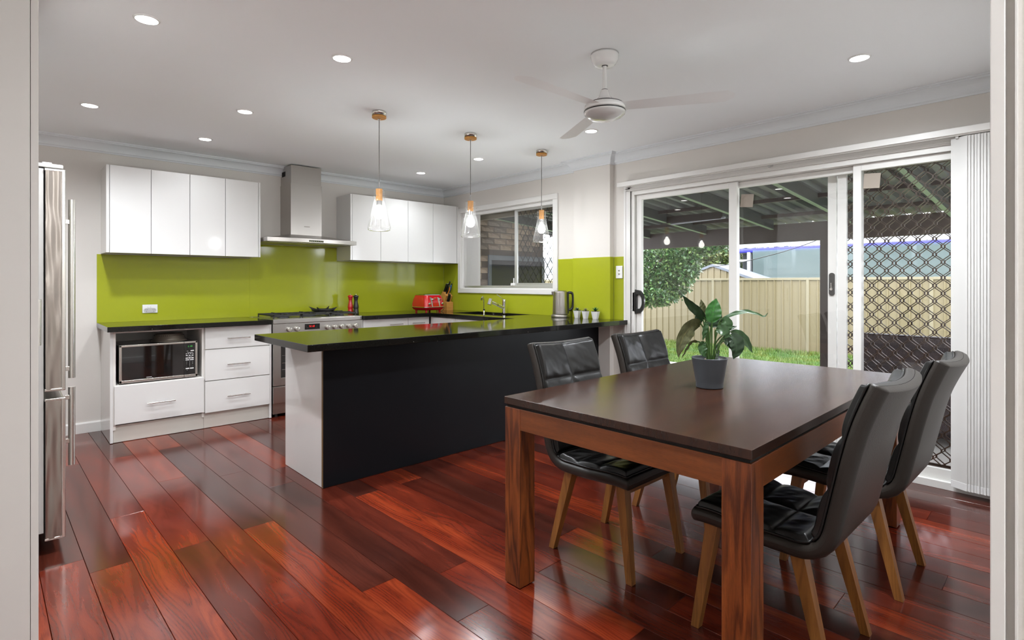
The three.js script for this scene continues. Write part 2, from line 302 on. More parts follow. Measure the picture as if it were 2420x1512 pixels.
{ // kitchen window
  const w = struct('window_1', null, null, 'white framed sliding window above the sink');
  obj('window_casing', [B(4.128, 4.15, 1.125, 1.18, -5.405, -3.745, 0.004), B(4.128, 4.15, 2.105, 2.163, -5.405, -3.745, 0.004), B(4.128, 4.15, 1.18, 2.105, -5.405, -5.354, 0.004), B(4.128, 4.15, 1.18, 2.105, -3.809, -3.745, 0.004),
    B(4.15, 4.25, 1.18, 1.188, -5.354, -3.809, 0), B(4.15, 4.25, 2.097, 2.105, -5.354, -3.809, 0), B(4.15, 4.25, 1.188, 2.097, -5.354, -5.346, 0), B(4.15, 4.25, 1.188, 2.097, -3.817, -3.809, 0)], M.trim, w);
  const silver = std({ color: new THREE.Color(0.62, 0.62, 0.60), roughness: 0.35, metalness: 0.6 });
  obj('window_frame', [B(4.195, 4.25, 1.188, 1.212, -5.346, -3.817), B(4.195, 4.25, 2.07, 2.097, -5.346, -3.817), B(4.195, 4.25, 1.212, 2.07, -5.346, -5.325), B(4.195, 4.25, 1.212, 2.07, -3.838, -3.817), B(4.19, 4.20, 1.2, 1.216, -5.346, -3.817)], silver, w);
  obj('sash', [B(4.202, 4.222, 1.212, 2.07, -4.455, -4.415), B(4.202, 4.222, 1.212, 1.245, -4.415, -3.838), B(4.202, 4.222, 2.045, 2.07, -4.415, -3.838)], silver, w);
  obj('pane', [new THREE.BoxGeometry(0.004, 0.84, 0.58).translate(4.212, 1.645, -4.127)], M.glass, w);
  obj('pane', [new THREE.BoxGeometry(0.004, 0.858, 0.9).translate(4.235, 1.641, -4.876)], M.glass, w);
  obj('window_latch', [B(4.18, 4.205, 1.216, 1.245, -4.50, -4.44, 0.006), rod(V(4.19, 1.24, -4.455), V(4.188, 1.30, -4.452), 0.006)], M.alu, w);
  obj('grille', lattice(4.258, -4.42, -3.80, 1.19, 2.09, 0.084, 0.122, 0.008, 0.0032, 0.006), grilleBlack, w);
}
{ // sliding door: three glass panels, two security screens behind
  const d = struct('door_1', null, null, 'white aluminium three-panel sliding glass door');
  obj('door_frame', [B(4.145, 4.29, 0, 2.07, -2.86, -2.828, 0.002), B(4.145, 4.29, 2.035, 2.07, -2.828, -0.19, 0.002), B(4.14, 4.29, 0, 0.046, -2.828, -0.19, 0.002), B(4.145, 4.29, 0, 2.07, -0.215, -0.19, 0.002),  B(4.166, 4.17, 0.046, 0.052, -2.828, -0.2, 0), B(4.208, 4.212, 0.046, 0.054, -2.828, -0.2, 0)], M.alu, d);
  const panel = (x0, x1, z0, z1, sl, sr) => {
    const p = obj('door_panel', [B(x0, x1, 0.05, 2.033, z0, z0 + sl), B(x0, x1, 0.05, 2.033, z1 - sr, z1), B(x0, x1, 1.99, 2.033, z0 + sl, z1 - sr), B(x0, x1, 0.05, 0.112, z0 + sl, z1 - sr)], M.alu, d);
    obj('pane', [new THREE.BoxGeometry(0.005, 1.89, z1 - z0 - sl - sr + 0.01).translate((x0 + x1) / 2, 1.05, (z0 + sl + z1 - sr) / 2)], M.glass, p);
    return p;
  };
  const A = panel(4.172, 4.204, -2.822, -1.903, 0.053, 0.064); panel(4.214, 4.246, -1.965, -1.065, 0.05, 0.05); panel(4.172, 4.204, -1.11, -0.215, 0.047, 0.05);
  const hs = new THREE.Shape(); hs.absarc(0, 0, 0.112, -1.05, 1.05); hs.lineTo(-0.0, 0.105); hs.lineTo(0, -0.105); const hole = new THREE.Path(); hole.absarc(0.006, 0, 0.082, -0.95, 0.95); hole.lineTo(0.014, 0.066); hole.lineTo(0.014, -0.066); hs.holes.push(hole);
  const hg = new THREE.ExtrudeGeometry(hs, { depth: 0.016, bevelEnabled: true, bevelSize: 0.004, bevelThickness: 0.004, bevelSegments: 2 });
  hg.scale(0.8, 1, 1); hg.rotateY(-Math.PI / 2); hg.translate(4.172, 1.077, -2.822);
  const h = obj('handle', [hg, B(4.145, 4.172, 0.985, 1.165, -2.85, -2.82, 0.006)], M.black, A);
  for (const [nm, x0, z0, z1, st] of [['far', 4.30, -1.302, -0.17, 0.056], ['near', 4.256, -1.227, -0.22, 0.056]]) {
    const s = obj('security_screen', [B(x0, x0 + 0.026, 0.03, 2.04, z0, z0 + st), B(x0, x0 + 0.026, 0.03, 2.04, z1 - st, z1)], M.alu, d);
    obj('screen_rail', [B(x0, x0 + 0.026, 2.0, 2.04, z0 + st, z1 - st), B(x0, x0 + 0.026, 0.03, 0.10, z0 + st, z1 - st)], grilleBrown, s);
    obj('grille', lattice(x0 + 0.013, z0 + st + 0.009, z1 - st - 0.009, 0.10, 2.0, 0.085, 0.098, 0.018, 0.0042, 0.011), grilleBrown, s);
    if (nm === 'far') {
      obj('lock_plate', [extrude([...Array(24)].map((_, i) => { const a = i / 24 * 6.2832; return [0.017 * Math.cos(a), 0.062 * Math.sign(Math.sin(a)) + 0.017 * Math.sin(a)]; }), 0.006, 0.002).rotateY(-Math.PI / 2).translate(x0 - 0.002, 1.235, z0 + 0.028)], std({ color: 0x2a2826, roughness: 0.45 }), s);
      obj('lock_cylinder', [rotZ(cyl(0.009, 0.009, 0.01, 16), Math.PI / 2).translate(x0 - 0.012, 1.20, z0 + 0.026), B(x0 - 0.018, x0 - 0.01, 1.205, 1.245, z0 + 0.023, z0 + 0.028)], M.satin, s);
    }
  }
  struct('trim_2', [sweep([[4.15, -2.93], [4.15, -2.86]], [[0, 0.0], [-0.02, 0.0], [-0.02, 2.16], [0, 2.16]]), B(4.124, 4.15, 0, 2.16, -2.925, -2.905, 0.004), B(4.132, 4.15, 0, 2.16, -2.882, -2.866, 0.004),
    B(4.130, 4.15, 2.07, 2.16, -2.93, -0.1, 0.003), B(4.124, 4.131, 2.142, 2.16, -2.93, -0.1, 0.003), B(4.125, 4.131, 2.075, 2.09, -2.93, -0.1, 0.003), B(4.126, 4.131, 2.108, 2.116, -2.93, -0.1, 0.002), B(4.130, 4.15, 0, 2.07, -0.188, -0.1, 0.003)], M.trim, 'white grooved timber architrave around the sliding door');
}
// ---------- kitchen: base units, worktops, splashbacks ----------
const FZ = -5.184;                                    // front plane of the base cupboards on the back wall
function barHandle(parent, x, y, z, len = 0.188, alongX = true) {
  const g = alongX ? [rod(V(-len / 2, 0, 0), V(len / 2, 0, 0), 0.0055), rod(V(-len * 0.34, 0, 0), V(-len * 0.34, 0, -0.028), 0.004), rod(V(len * 0.34, 0, 0), V(len * 0.34, 0, -0.028), 0.004)]
    : [rod(V(0, -len / 2, 0), V(0, len / 2, 0), 0.0075), rod(V(0, -len * 0.34, 0), V(-0.03, -len * 0.34, 0), 0.005), rod(V(0, len * 0.34, 0), V(-0.03, len * 0.34, 0), 0.005)];
  const h = obj('handle', g, M.satin, parent); h.position.set(x, y, z); return h;
}
{
  const t = thing('base_cabinet', 'white base cupboard with an open niche holding the microwave above one wide drawer', 'cabinet', [0, 0, 0]);
  obj('side_panel', [B(0.603, 0.622, 0.004, 0.869, -5.726, FZ)], M.cabinet, t);
  obj('carcass', [B(0.622, 0.64, 0.1, 0.869, -5.72, FZ - 0.004), B(1.236, 1.252, 0.1, 0.869, -5.72, FZ - 0.004), B(0.64, 1.236, 0.852, 0.869, -5.72, FZ - 0.004), B(0.64, 1.236, 0.43, 0.447, -5.72, FZ - 0.004), B(0.64, 1.236, 0.1, 0.852, -5.72, -5.70, 0)], M.carcass, t);
  obj('kickboard', [B(0.624, 1.252, 0.003, 0.135, FZ - 0.03, FZ - 0.014)], M.kick, t);
  const d = obj('drawer', [B(0.629, 1.249, 0.146, 0.443, FZ - 0.004, FZ + 0.015, 0.002)], M.cabinet, t);
  barHandle(d, 0.936, 0.286, FZ + 0.045, 0.195);
  const u = thing('drawer_unit', 'white three-drawer base unit between the microwave niche and the cooker', 'cabinet', [0, 0, 0]);
  obj('side_panel', [B(1.788, 1.806, 0.004, 0.869, -5.726, FZ + 0.008)], M.cabinet, u);
  obj('carcass', [B(1.253, 1.788, 0.14, 0.869, -5.72, FZ - 0.005)], M.carcass, u);
  obj('kickboard', [B(1.253, 1.788, 0.003, 0.13, FZ - 0.03, FZ - 0.014)], M.kick, u);
  for (const [y0, y1, hy] of [[0.679, 0.864, 0.764], [0.409, 0.672, 0.538], [0.136, 0.402, 0.262]]) {
    const e = obj('drawer', [B(1.257, 1.786, y0, y1, FZ - 0.004, FZ + 0.015, 0.002)], M.cabinet, u);
    barHandle(e, 1.518, hy, FZ + 0.045, 0.188);
  }
  const b = thing('base_cabinet', 'white base cupboards under the stone worktop right of the cooker', 'cabinet', [0, 0, 0]);
  obj('side_panel', [B(2.703, 2.72, 0.004, 0.869, -5.726, FZ + 0.01)], M.cabinet, b);
  obj('carcass', [B(2.721, 3.53, 0.1, 0.869, -5.72, FZ - 0.006)], M.carcass, b);
  obj('kickboard', [B(2.721, 3.56, 0.003, 0.13, FZ - 0.03, FZ - 0.014)], M.kick, b);
  for (const [x0, x1] of [[2.724, 3.262], [3.266, 3.543]]) { const e = obj('door', [B(x0, x1, 0.136, 0.862, FZ - 0.004, FZ + 0.015, 0.002)], M.cabinet, b); barHandle(e, x1 - 0.16, 0.80, FZ + 0.045, 0.16); }
  const s = thing('base_cabinet', 'white base cupboards with round child-lock discs under the sink', 'cabinet', [0, 0, 0]);
  obj('carcass', [B(3.58, 4.148, 0.1, 0.70, -5.15, -3.765, 0)], M.carcass, s);
  obj('kickboard', [B(3.59, 3.606, 0.003, 0.13, -5.15, -3.765)], M.kick, s);
  for (const [z0, z1] of [[-5.165, -4.705], [-4.70, -4.20], [-4.196, -3.765]]) {
    const e = obj('door', [B(3.558, 3.577, 0.136, 0.862, z0, z1, 0.002)], M.cabinet, s);
    if (z0 < -5 || z0 === -4.70) obj('child_lock', [rotZ(lathe([[0, 0.004], [0.024, 0.004], [0.024, 0.006], [0.02, 0.007], [0, 0.007]], 24), Math.PI / 2).translate(3.562, 0.826, z0 < -5 ? z1 - 0.05 : z0 + 0.05)], M.whitePlastic, e);
  }
  const p = thing('peninsula', 'white peninsula unit with black back panel facing the dining table', 'cabinet', [0, 0, 0]);
  obj('end_panel', [B(1.413, 1.432, 0.002, 0.869, -3.784, -3.20, 0.001)], M.cabinet, p);
  obj('edge_strip', [B(1.411, 1.4135, 0.002, 0.869, -3.2005, -3.185, 0)], M.brownEdge, p);
  obj('back_panel', [B(1.4135, 4.088, 0.002, 0.869, -3.2, -3.184, 0.001)], M.blackPanel, p);
  obj('carcass', [B(1.434, 4.085, 0.1, 0.869, -3.76, -3.202, 0)], M.cabinet, p);
  obj('kickboard', [B(1.434, 3.55, 0.002, 0.1, -3.72, -3.70)], M.kick, p);
}
{ // stone worktops
  const y0 = 0.869, y1 = 0.909;
  tag(obj('worktop', [B(0.577, 1.783, y0, y1, -5.728, -5.099, 0.0025)], M.stone), 'short black stone worktop over the microwave cupboard, left of the cooker', 'worktop');
  tag(obj('worktop', [B(2.703, 4.149, y0, y1, -5.728, -5.1005, 0.0025)], M.stone), 'black stone corner worktop carrying the toaster and knife block', 'worktop');
  const sink = [3.70, 4.11, -4.98, -4.10];
  tag(obj('worktop', [B(3.53, sink[0], y0, y1, -5.099, -3.7375, 0.0025), B(sink[1], 4.15, y0, y1, -5.099, -3.7375, 0.0025), B(sink[0], sink[1], y0, y1, -5.099, sink[2], 0.0015), B(sink[0], sink[1], y0, y1, sink[3], -3.7375, 0.0015)], M.stone), 'black stone worktop with the sink cut-out under the window', 'worktop');
  tag(obj('worktop', [B(1.196, 4.149, y0, y1, -3.736, -2.889, 0.0025)], M.stone), 'long speckled black stone worktop overhanging the peninsula', 'worktop');
  const t = thing('sink', 'stainless steel inset double sink under the kitchen window', 'sink', [0, 0, 0]);
  const bowl = (z0, z1) => { const x0 = 3.73, x1 = 4.0, b = 0.72, t1 = 0.874, k = 0.003; return [B(x0 - k, x0, b, t1, z0, z1, 0), B(x1, x1 + k, b, t1, z0, z1, 0), B(x0, x1, b, t1, z0 - k, z0, 0), B(x0, x1, b, t1, z1, z1 + k, 0), B(x0, x1, b - k, b, z0, z1, 0)]; };
  obj('rim', [B(3.69, 3.728, 0.868, 0.876, -4.985, -4.095), B(4.003, 4.115, 0.868, 0.876, -4.985, -4.095), B(3.728, 4.003, 0.868, 0.876, -4.985, -4.948), B(3.728, 4.003, 0.868, 0.876, -4.57, -4.53), B(3.728, 4.003, 0.868, 0.876, -4.133, -4.095)], M.steel, t);
  obj('bowl', bowl(-4.945, -4.573), M.steel, t); obj('bowl', bowl(-4.527, -4.136), M.steel, t);
}
{ // green glass splashbacks
  const gb = (n, a, l) => tag(obj(n, a, M.green), l, 'splashback');
  gb('splashback', [B(0.576, 1.785, 0.909, 1.487, -5.7275, -5.721, 0.001), B(1.785, 2.70, 0.909, 1.633, -5.7275, -5.721, 0.001), B(2.70, 4.143, 0.909, 1.487, -5.7275, -5.721, 0.001)], 'long lime green glass splashback on the back wall behind the cooker');
  gb('splashback', [B(4.143, 4.1495, 0.909, 1.487, -5.72, -5.406, 0.001)], 'narrow lime green glass strip in the corner behind the knife block');
  gb('splashback', [B(4.143, 4.1495, 0.909, 1.124, -5.405, -3.745, 0.001)], 'low lime green glass splashback below the window behind the taps');
  gb('splashback', [B(4.143, 4.1495, 0.909, 1.487, -3.744, -3.501, 0.001)], 'lime green glass panel between the window and the wall pier');
  gb('splashback', [B(4.086, 4.0925, 0.909, 1.487, -3.5, -3.05, 0.001)], 'lime green glass panel on the wall pier behind the succulents');
  gb('splashback', [B(4.0935, 4.1425, 0.909, 1.487, -3.0565, -3.05, 0.001)], 'thin shaded lime green glass return on the side of the wall pier');
  gb('splashback', [B(4.143, 4.1495, 0.909, 1.487, -3.049, -2.935, 0.001)], 'narrow lime green glass strip carrying the light switch');
}
{ // wall cupboards
  const mk = (x0, x1, doors, l, lp, rp) => {
    const t = thing('wall_cabinet', l, 'cabinet', [0, 0, 0]), U = -5.398;
    if (lp) obj('side_panel', [B(x0, x0 + 0.02, 1.489, 2.194, -5.727, U + 0.002)], M.cabinet, t);
    if (rp) obj('side_panel', [B(x1 - 0.016, x1, 1.489, 2.194, -5.727, U + 0.002)], M.cabinet, t);
    obj('carcass', [B(x0 + (lp ? 0.021 : 0.001), x1 - (rp ? 0.017 : 0.001), 1.492, 2.192, -5.727, U - 0.018)], M.cabinet, t);
    for (let i = 0; i < doors.length - 1; i++) obj('door', [B(doors[i] + 0.0018, doors[i + 1] - 0.0018, 1.489, 2.194, U - 0.017, U, 0.0018)], M.cabinet, t);
  };
  mk(0.603, 1.194, [0.625, 0.908, 1.194], 'glossy white two-door wall cupboard at the far left above the microwave', 1, 0);
  mk(1.194, 1.783, [1.194, 1.479, 1.766], 'glossy white two-door wall cupboard just left of the rangehood', 0, 1);
  mk(2.695, 3.408, [2.716, 3.057, 3.408], 'glossy white two-door wall cupboard just right of the rangehood', 1, 0);
  mk(3.408, 4.13, [3.408, 3.754, 4.11], 'glossy white two-door wall cupboard in the corner beside the window', 0, 1);
}
{ // rangehood
  const t = thing('rangehood', 'stainless steel canopy rangehood with a square flue over the cooker', 'rangehood', [0, 0, 0]);
  obj('flue', [B(2.087, 2.403, 1.72, 2.24, -5.727, -5.447, 0.002)], M.steel, t);
  obj('flue_cover', [B(2.091, 2.399, 2.24, 2.422, -5.64, -5.452, 0.002), B(2.091, 2.399, 2.24, 2.33, -5.727, -5.64, 0.001)], M.steel, t);
  obj('flue_vent', [B(2.0895, 2.092, 2.325, 2.375, -5.69, -5.60, 0)], M.dark, t);
  const N = 24, front = (x) => -5.255 + 0.05 * (1 - Math.pow((x - 2.245) / 0.447, 2)), xs = [...Array(N + 1)].map((_, i) => 1.798 + 0.894 * i / N);
  const sh = (y) => [[1.798, -5.727, y], ...xs.map((x) => [x, front(x), y]), [2.692, -5.727, y]];
  obj('canopy', [extrude(sh(0).map(([x, z]) => [x, -z]), 0.036, 0.001).rotateX(-Math.PI / 2).translate(0, 1.639, 0)], M.steel, t);
  const top = sh(0), inner = (i) => { const [x, z] = top[i]; return [clamp(x, 2.087, 2.403), 1.727, z < -5.6 ? -5.727 : -5.447]; };
  obj('canopy_top', [grid(top.length - 1, 1, (i, j) => j ? inner(i) : [top[i][0], 1.6765, top[i][1]])], M.steel, t);
  const grease = std({ color: new THREE.Color(0.45, 0.44, 0.42), metalness: 0.9, roughness: 0.4 });
  for (const [a, b] of [[1.83, 2.1], [2.105, 2.375], [2.38, 2.66]]) obj('filter', [B(a, b, 1.634, 1.64, -5.66, -5.30)], grease, t);
  const dp = obj('control_strip', [B(2.17, 2.315, 1.645, 1.661, -5.22, -5.2025, 0.001)], std({ color: 0x24280e, roughness: 0.2 }), t);
  obj('buttons', [...Array(7)].map((_, i) => rotX(cyl(0.003, 0.003, 0.002, 10), Math.PI / 2).translate(2.187 + i * 0.0185, 1.653, -5.2022)), std({ color: 0x8d9550, roughness: 0.4 }), dp);
  const lg = canvasTex(256, 32, (c, w, h) => { c.fillStyle = '#9b948c'; c.fillRect(0, 0, w, h); c.fillStyle = '#1a1a1a'; c.beginPath(); c.arc(18, 16, 10, 0, 7); c.fill(); c.fillStyle = '#9b948c'; c.font = 'bold 15px sans-serif'; c.fillText('W', 11, 21); c.fillStyle = '#1a1a1a'; c.font = 'bold 27px sans-serif'; c.fillText('Westinghouse', 36, 25, 214); });
  obj('badge', [new THREE.PlaneGeometry(0.062, 0.0078).translate(2.25, 1.813, -5.4455)], phy({ map: lg, metalness: 0.8, roughness: 0.35 }), t);
}
{ // cooker
  const t = thing('cooker', 'wide stainless steel freestanding gas cooker with black trivets and red clock', 'cooker', [0, 0, 0]);
  const x0 = 1.834, x1 = 2.70, f = -5.166;
  obj('body', [B(x0 + 0.002, x1 - 0.002, 0.03, 0.872, -5.70, f - 0.02)], M.steelDark, t);
  obj('hob', [B(x0 - 0.024, x1, 0.868, 0.908, -5.70, f + 0.02, 0.004)], M.steel, t);
  obj('hob_well', [B(x0 + 0.01, x1 - 0.02, 0.9075, 0.9095, -5.66, -5.22, 0)], M.steel, t);
  const cp = obj('control_panel', [B(x0 - 0.022, x1, 0.735, 0.866, f - 0.02, f + 0.012, 0.002)], M.steel, t);
  for (const x of [1.957, 2.032, 2.331, 2.405, 2.478, 2.553, 2.627]) {
    const k = obj('knob', [rotX(lathe([[0, 0.03], [0.019, 0.03], [0.022, 0.026], [0.0235, 0.004], [0.026, 0], [0, 0]], 28), Math.PI / 2), B(-0.004, 0.004, -0.022, 0.022, 0.028, 0.036, 0.002)], M.satin, t);
    k.position.set(x, 0.812, f + 0.012);
    obj('pointer', [B(-0.001, 0.007, 0.014, 0.021, 0.0305, 0.0315, 0)], M.black, k);
  }
  const clk = canvasTex(256, 100, (c, w, h) => {
    c.fillStyle = '#0b0909'; c.fillRect(0, 0, w, h); c.fillStyle = '#ff2b2b'; c.font = 'bold 48px monospace'; c.save(); c.transform(1, 0, -0.12, 1, 6, 0); c.fillText('14:40', 68, 60, 100); c.restore();
    c.fillStyle = '#8a8682'; c.font = '11px sans-serif'; for (const [x, y, s] of [[18, 42, '- 0 +'], [18, 72, '+ mode'], [192, 40, '< >'], [192, 68, 'stop']]) c.fillText(s, x, y);
  });
  obj('clock_display', [new THREE.BoxGeometry(0.147, 0.053, 0.004).translate(2.18, 0.826, f + 0.013)], phy({ map: clk, emissiveMap: clk, emissive: 0xffffff, emissiveIntensity: 0.5, roughness: 0.1 }), t);
  const dr = obj('oven_door', [B(x0 - 0.02, x0 + 0.048, 0.295, 0.726, f - 0.02, f + 0.018, 0.002), B(x1 - 0.05, x1 - 0.002, 0.295, 0.726, f - 0.02, f + 0.018, 0.002), B(x0 + 0.048, x1 - 0.05, 0.295, 0.365, f - 0.02, f + 0.018, 0.002), B(x0 + 0.048, x1 - 0.05, 0.668, 0.726, f - 0.02, f + 0.018, 0.002)], M.steel, t);
  obj('oven_window', [B(x0 + 0.046, x1 - 0.048, 0.362, 0.67, f - 0.004, f + 0.012, 0)], M.blackGlass, dr);
  obj('oven_rack', [0.44, 0.5, 0.57].flatMap((y) => [rod(V(x0 + 0.06, y, f + 0.0125), V(x0 + 0.3, y, f + 0.0125), 0.0012, 6)]), M.satin, dr);
  obj('handle', [rod(V(1.88, 0.70, f + 0.06), V(2.65, 0.70, f + 0.06), 0.011, 16), rod(V(1.94, 0.70, f + 0.06), V(1.94, 0.70, f + 0.01), 0.008), rod(V(2.56, 0.70, f + 0.06), V(2.56, 0.70, f + 0.01), 0.008)], M.satin, dr);
  obj('drawer', [B(x0 - 0.02, x1 - 0.002, 0.135, 0.285, f - 0.02, f + 0.016, 0.002)], M.steel, t);
  obj('plinth', [B(x0 - 0.018, x1 - 0.004, 0.032, 0.132, f - 0.03, f - 0.004, 0.002)], M.steelDark, t);
  obj('foot', [cyl(0.016, 0.02, 0.035, 14).translate(1.86, 0.0175, -5.22)], M.black, t); obj('foot', [cyl(0.016, 0.02, 0.035, 14).translate(2.66, 0.0175, -5.22)], M.black, t);
  const burners = [[1.97, -5.54, 0.036], [1.97, -5.33, 0.045], [2.255, -5.44, 0.06], [2.54, -5.54, 0.045], [2.54, -5.33, 0.036]];
  for (const [x, z, r] of burners) { const b = obj('burner', [lathe([[r * 1.25, 0.9095], [r * 1.2, 0.92], [r, 0.924], [r * 0.95, 0.93], [0, 0.932]], 24).translate(x, 0, z)], M.iron, t); }
  for (const [a, b] of [[1.84, 2.102], [2.11, 2.395], [2.403, 2.67]]) {
    const z0 = -5.65, z1 = -5.225, y = 0.945, h = 0.014, w = 0.011, m = (a + b) / 2, gs = [B(a, b, y - h, y, z0, z0 + w), B(a, b, y - h, y, z1 - w, z1), B(a, a + w, y - h, y, z0, z1), B(b - w, b, y - h, y, z0, z1), B(a, b, y - h, y, (z0 + z1) / 2 - w / 2, (z0 + z1) / 2 + w / 2)];
    for (const zc of [z0 + 0.12, z1 - 0.12]) for (const s of [-1, 1]) { gs.push(B(m + s * 0.03, m + s * (b - a) / 2, y - 0.004, y + 0.006, zc - 0.004, zc + 0.004)); gs.push(B(m - 0.004, m + 0.004, y - 0.004, y + 0.006, zc + s * 0.03, zc + s * 0.12)); }
    for (const [fx, fz] of [[a, z0], [b - w, z0], [a, z1 - w], [b - w, z1 - w]]) gs.push(B(fx, fx + w, 0.908, y, fz, fz + w));
    obj('trivet', gs, M.iron, t);
  }
  const wk = thing('wok_stand', 'black cast iron wok ring sitting on the rear of the cooker', 'wok ring', [2.46, 0.9515, -5.54]);
  const fin = (a) => hexa([[-0.004, 0, 0.075], [0.004, 0, 0.075], [0.004, 0, 0.105], [-0.004, 0, 0.105], [-0.004, 0.018, 0.06], [0.004, 0.018, 0.06], [0.004, 0.046, 0.155], [-0.004, 0.046, 0.155]]).rotateY(a);
  obj('ring', [lathe([[0.088, 0.004], [0.112, 0.004], [0.118, 0.022], [0.108, 0.022], [0.088, 0.004]], 36), lathe([[0.05, 0], [0.1, 0], [0.1, 0.006], [0.05, 0.006], [0.05, 0]], 36)], M.iron, wk);
  for (let i = 0; i < 4; i++) obj('prong', [fin(i * Math.PI / 2 + 0.75)], M.iron, wk);
}
{ // refrigerator and pantry on the left
  const t = thing('refrigerator', 'tall dented stainless steel fridge freezer beside the white pantry', 'refrigerator', [0, 0, 0]);
  const zs = -3.27, ze = -3.96;
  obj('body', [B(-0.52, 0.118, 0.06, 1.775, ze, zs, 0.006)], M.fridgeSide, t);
  obj('top_cap', [B(-0.5, 0.205, 1.772, 1.79, ze + 0.01, zs - 0.004, 0.004), B(0.13, 0.165, 1.787, 1.797, zs - 0.09, zs - 0.012, 0.003)], M.greyPlastic, t);
  obj('door_seal', [B(0.118, 0.136, 0.1, 1.765, ze + 0.01, zs - 0.006)], M.greyPlastic, t);
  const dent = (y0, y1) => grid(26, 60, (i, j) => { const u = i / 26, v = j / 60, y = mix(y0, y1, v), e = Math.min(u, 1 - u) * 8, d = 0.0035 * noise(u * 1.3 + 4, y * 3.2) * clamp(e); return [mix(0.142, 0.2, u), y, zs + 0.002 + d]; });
  for (const [nm, y0, y1] of [['door', 0.745, 1.768], ['door', 0.062, 0.712]]) {
    const d = obj(nm, [B(0.138, 0.212, y0, y1, ze, zs - 0.006, 0.012)], M.steel, t);
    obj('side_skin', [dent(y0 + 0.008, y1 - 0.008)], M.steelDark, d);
    obj('edge_trim', [B(0.198, 0.2135, y0, y1, zs - 0.012, zs + 0.004, 0.004), B(0.138, 0.2135, y1 - 0.012, y1, zs - 0.012, zs + 0.003, 0.003), B(0.138, 0.2135, y0, y0 + 0.012, zs - 0.012, zs + 0.003, 0.003)], M.satin, d);
  }
  obj('handle', [rod(V(0.238, 0.795, zs - 0.035), V(0.238, 1.635, zs - 0.035), 0.0135, 20), B(0.212, 0.24, 0.83, 0.85, zs - 0.044, zs - 0.026), B(0.212, 0.24, 1.52, 1.54, zs - 0.044, zs - 0.026)], M.satin, t);
  obj('handle', [rod(V(0.238, 0.385, zs - 0.035), V(0.238, 0.752, zs - 0.035), 0.0135, 20), B(0.212, 0.24, 0.695, 0.715, zs - 0.044, zs - 0.026), B(0.212, 0.24, 0.49, 0.51, zs - 0.044, zs - 0.026)], M.satin, t);
  obj('plinth', [B(-0.5, 0.11, 0.02, 0.062, ze + 0.02, zs - 0.02), B(0.09, 0.12, 0.0, 0.06, zs - 0.06, zs - 0.02)], M.rubber, t);
  const p = thing('pantry', 'tall plain white pantry cupboard at the left edge', 'cupboard', [0, 0, 0]);
  obj('carcass', [B(-0.545, 0.06, 0.0, 2.335, -3.22, -2.2, 0.001)], M.pantry, p);
  const d = obj('door', [B(0.061, 0.0795, 0.1, 2.33, -3.215, -2.2, 0.0015)], M.pantry, p);
  barHandle(d, 0.112, 1.075, -3.06, 0.196, false);
}
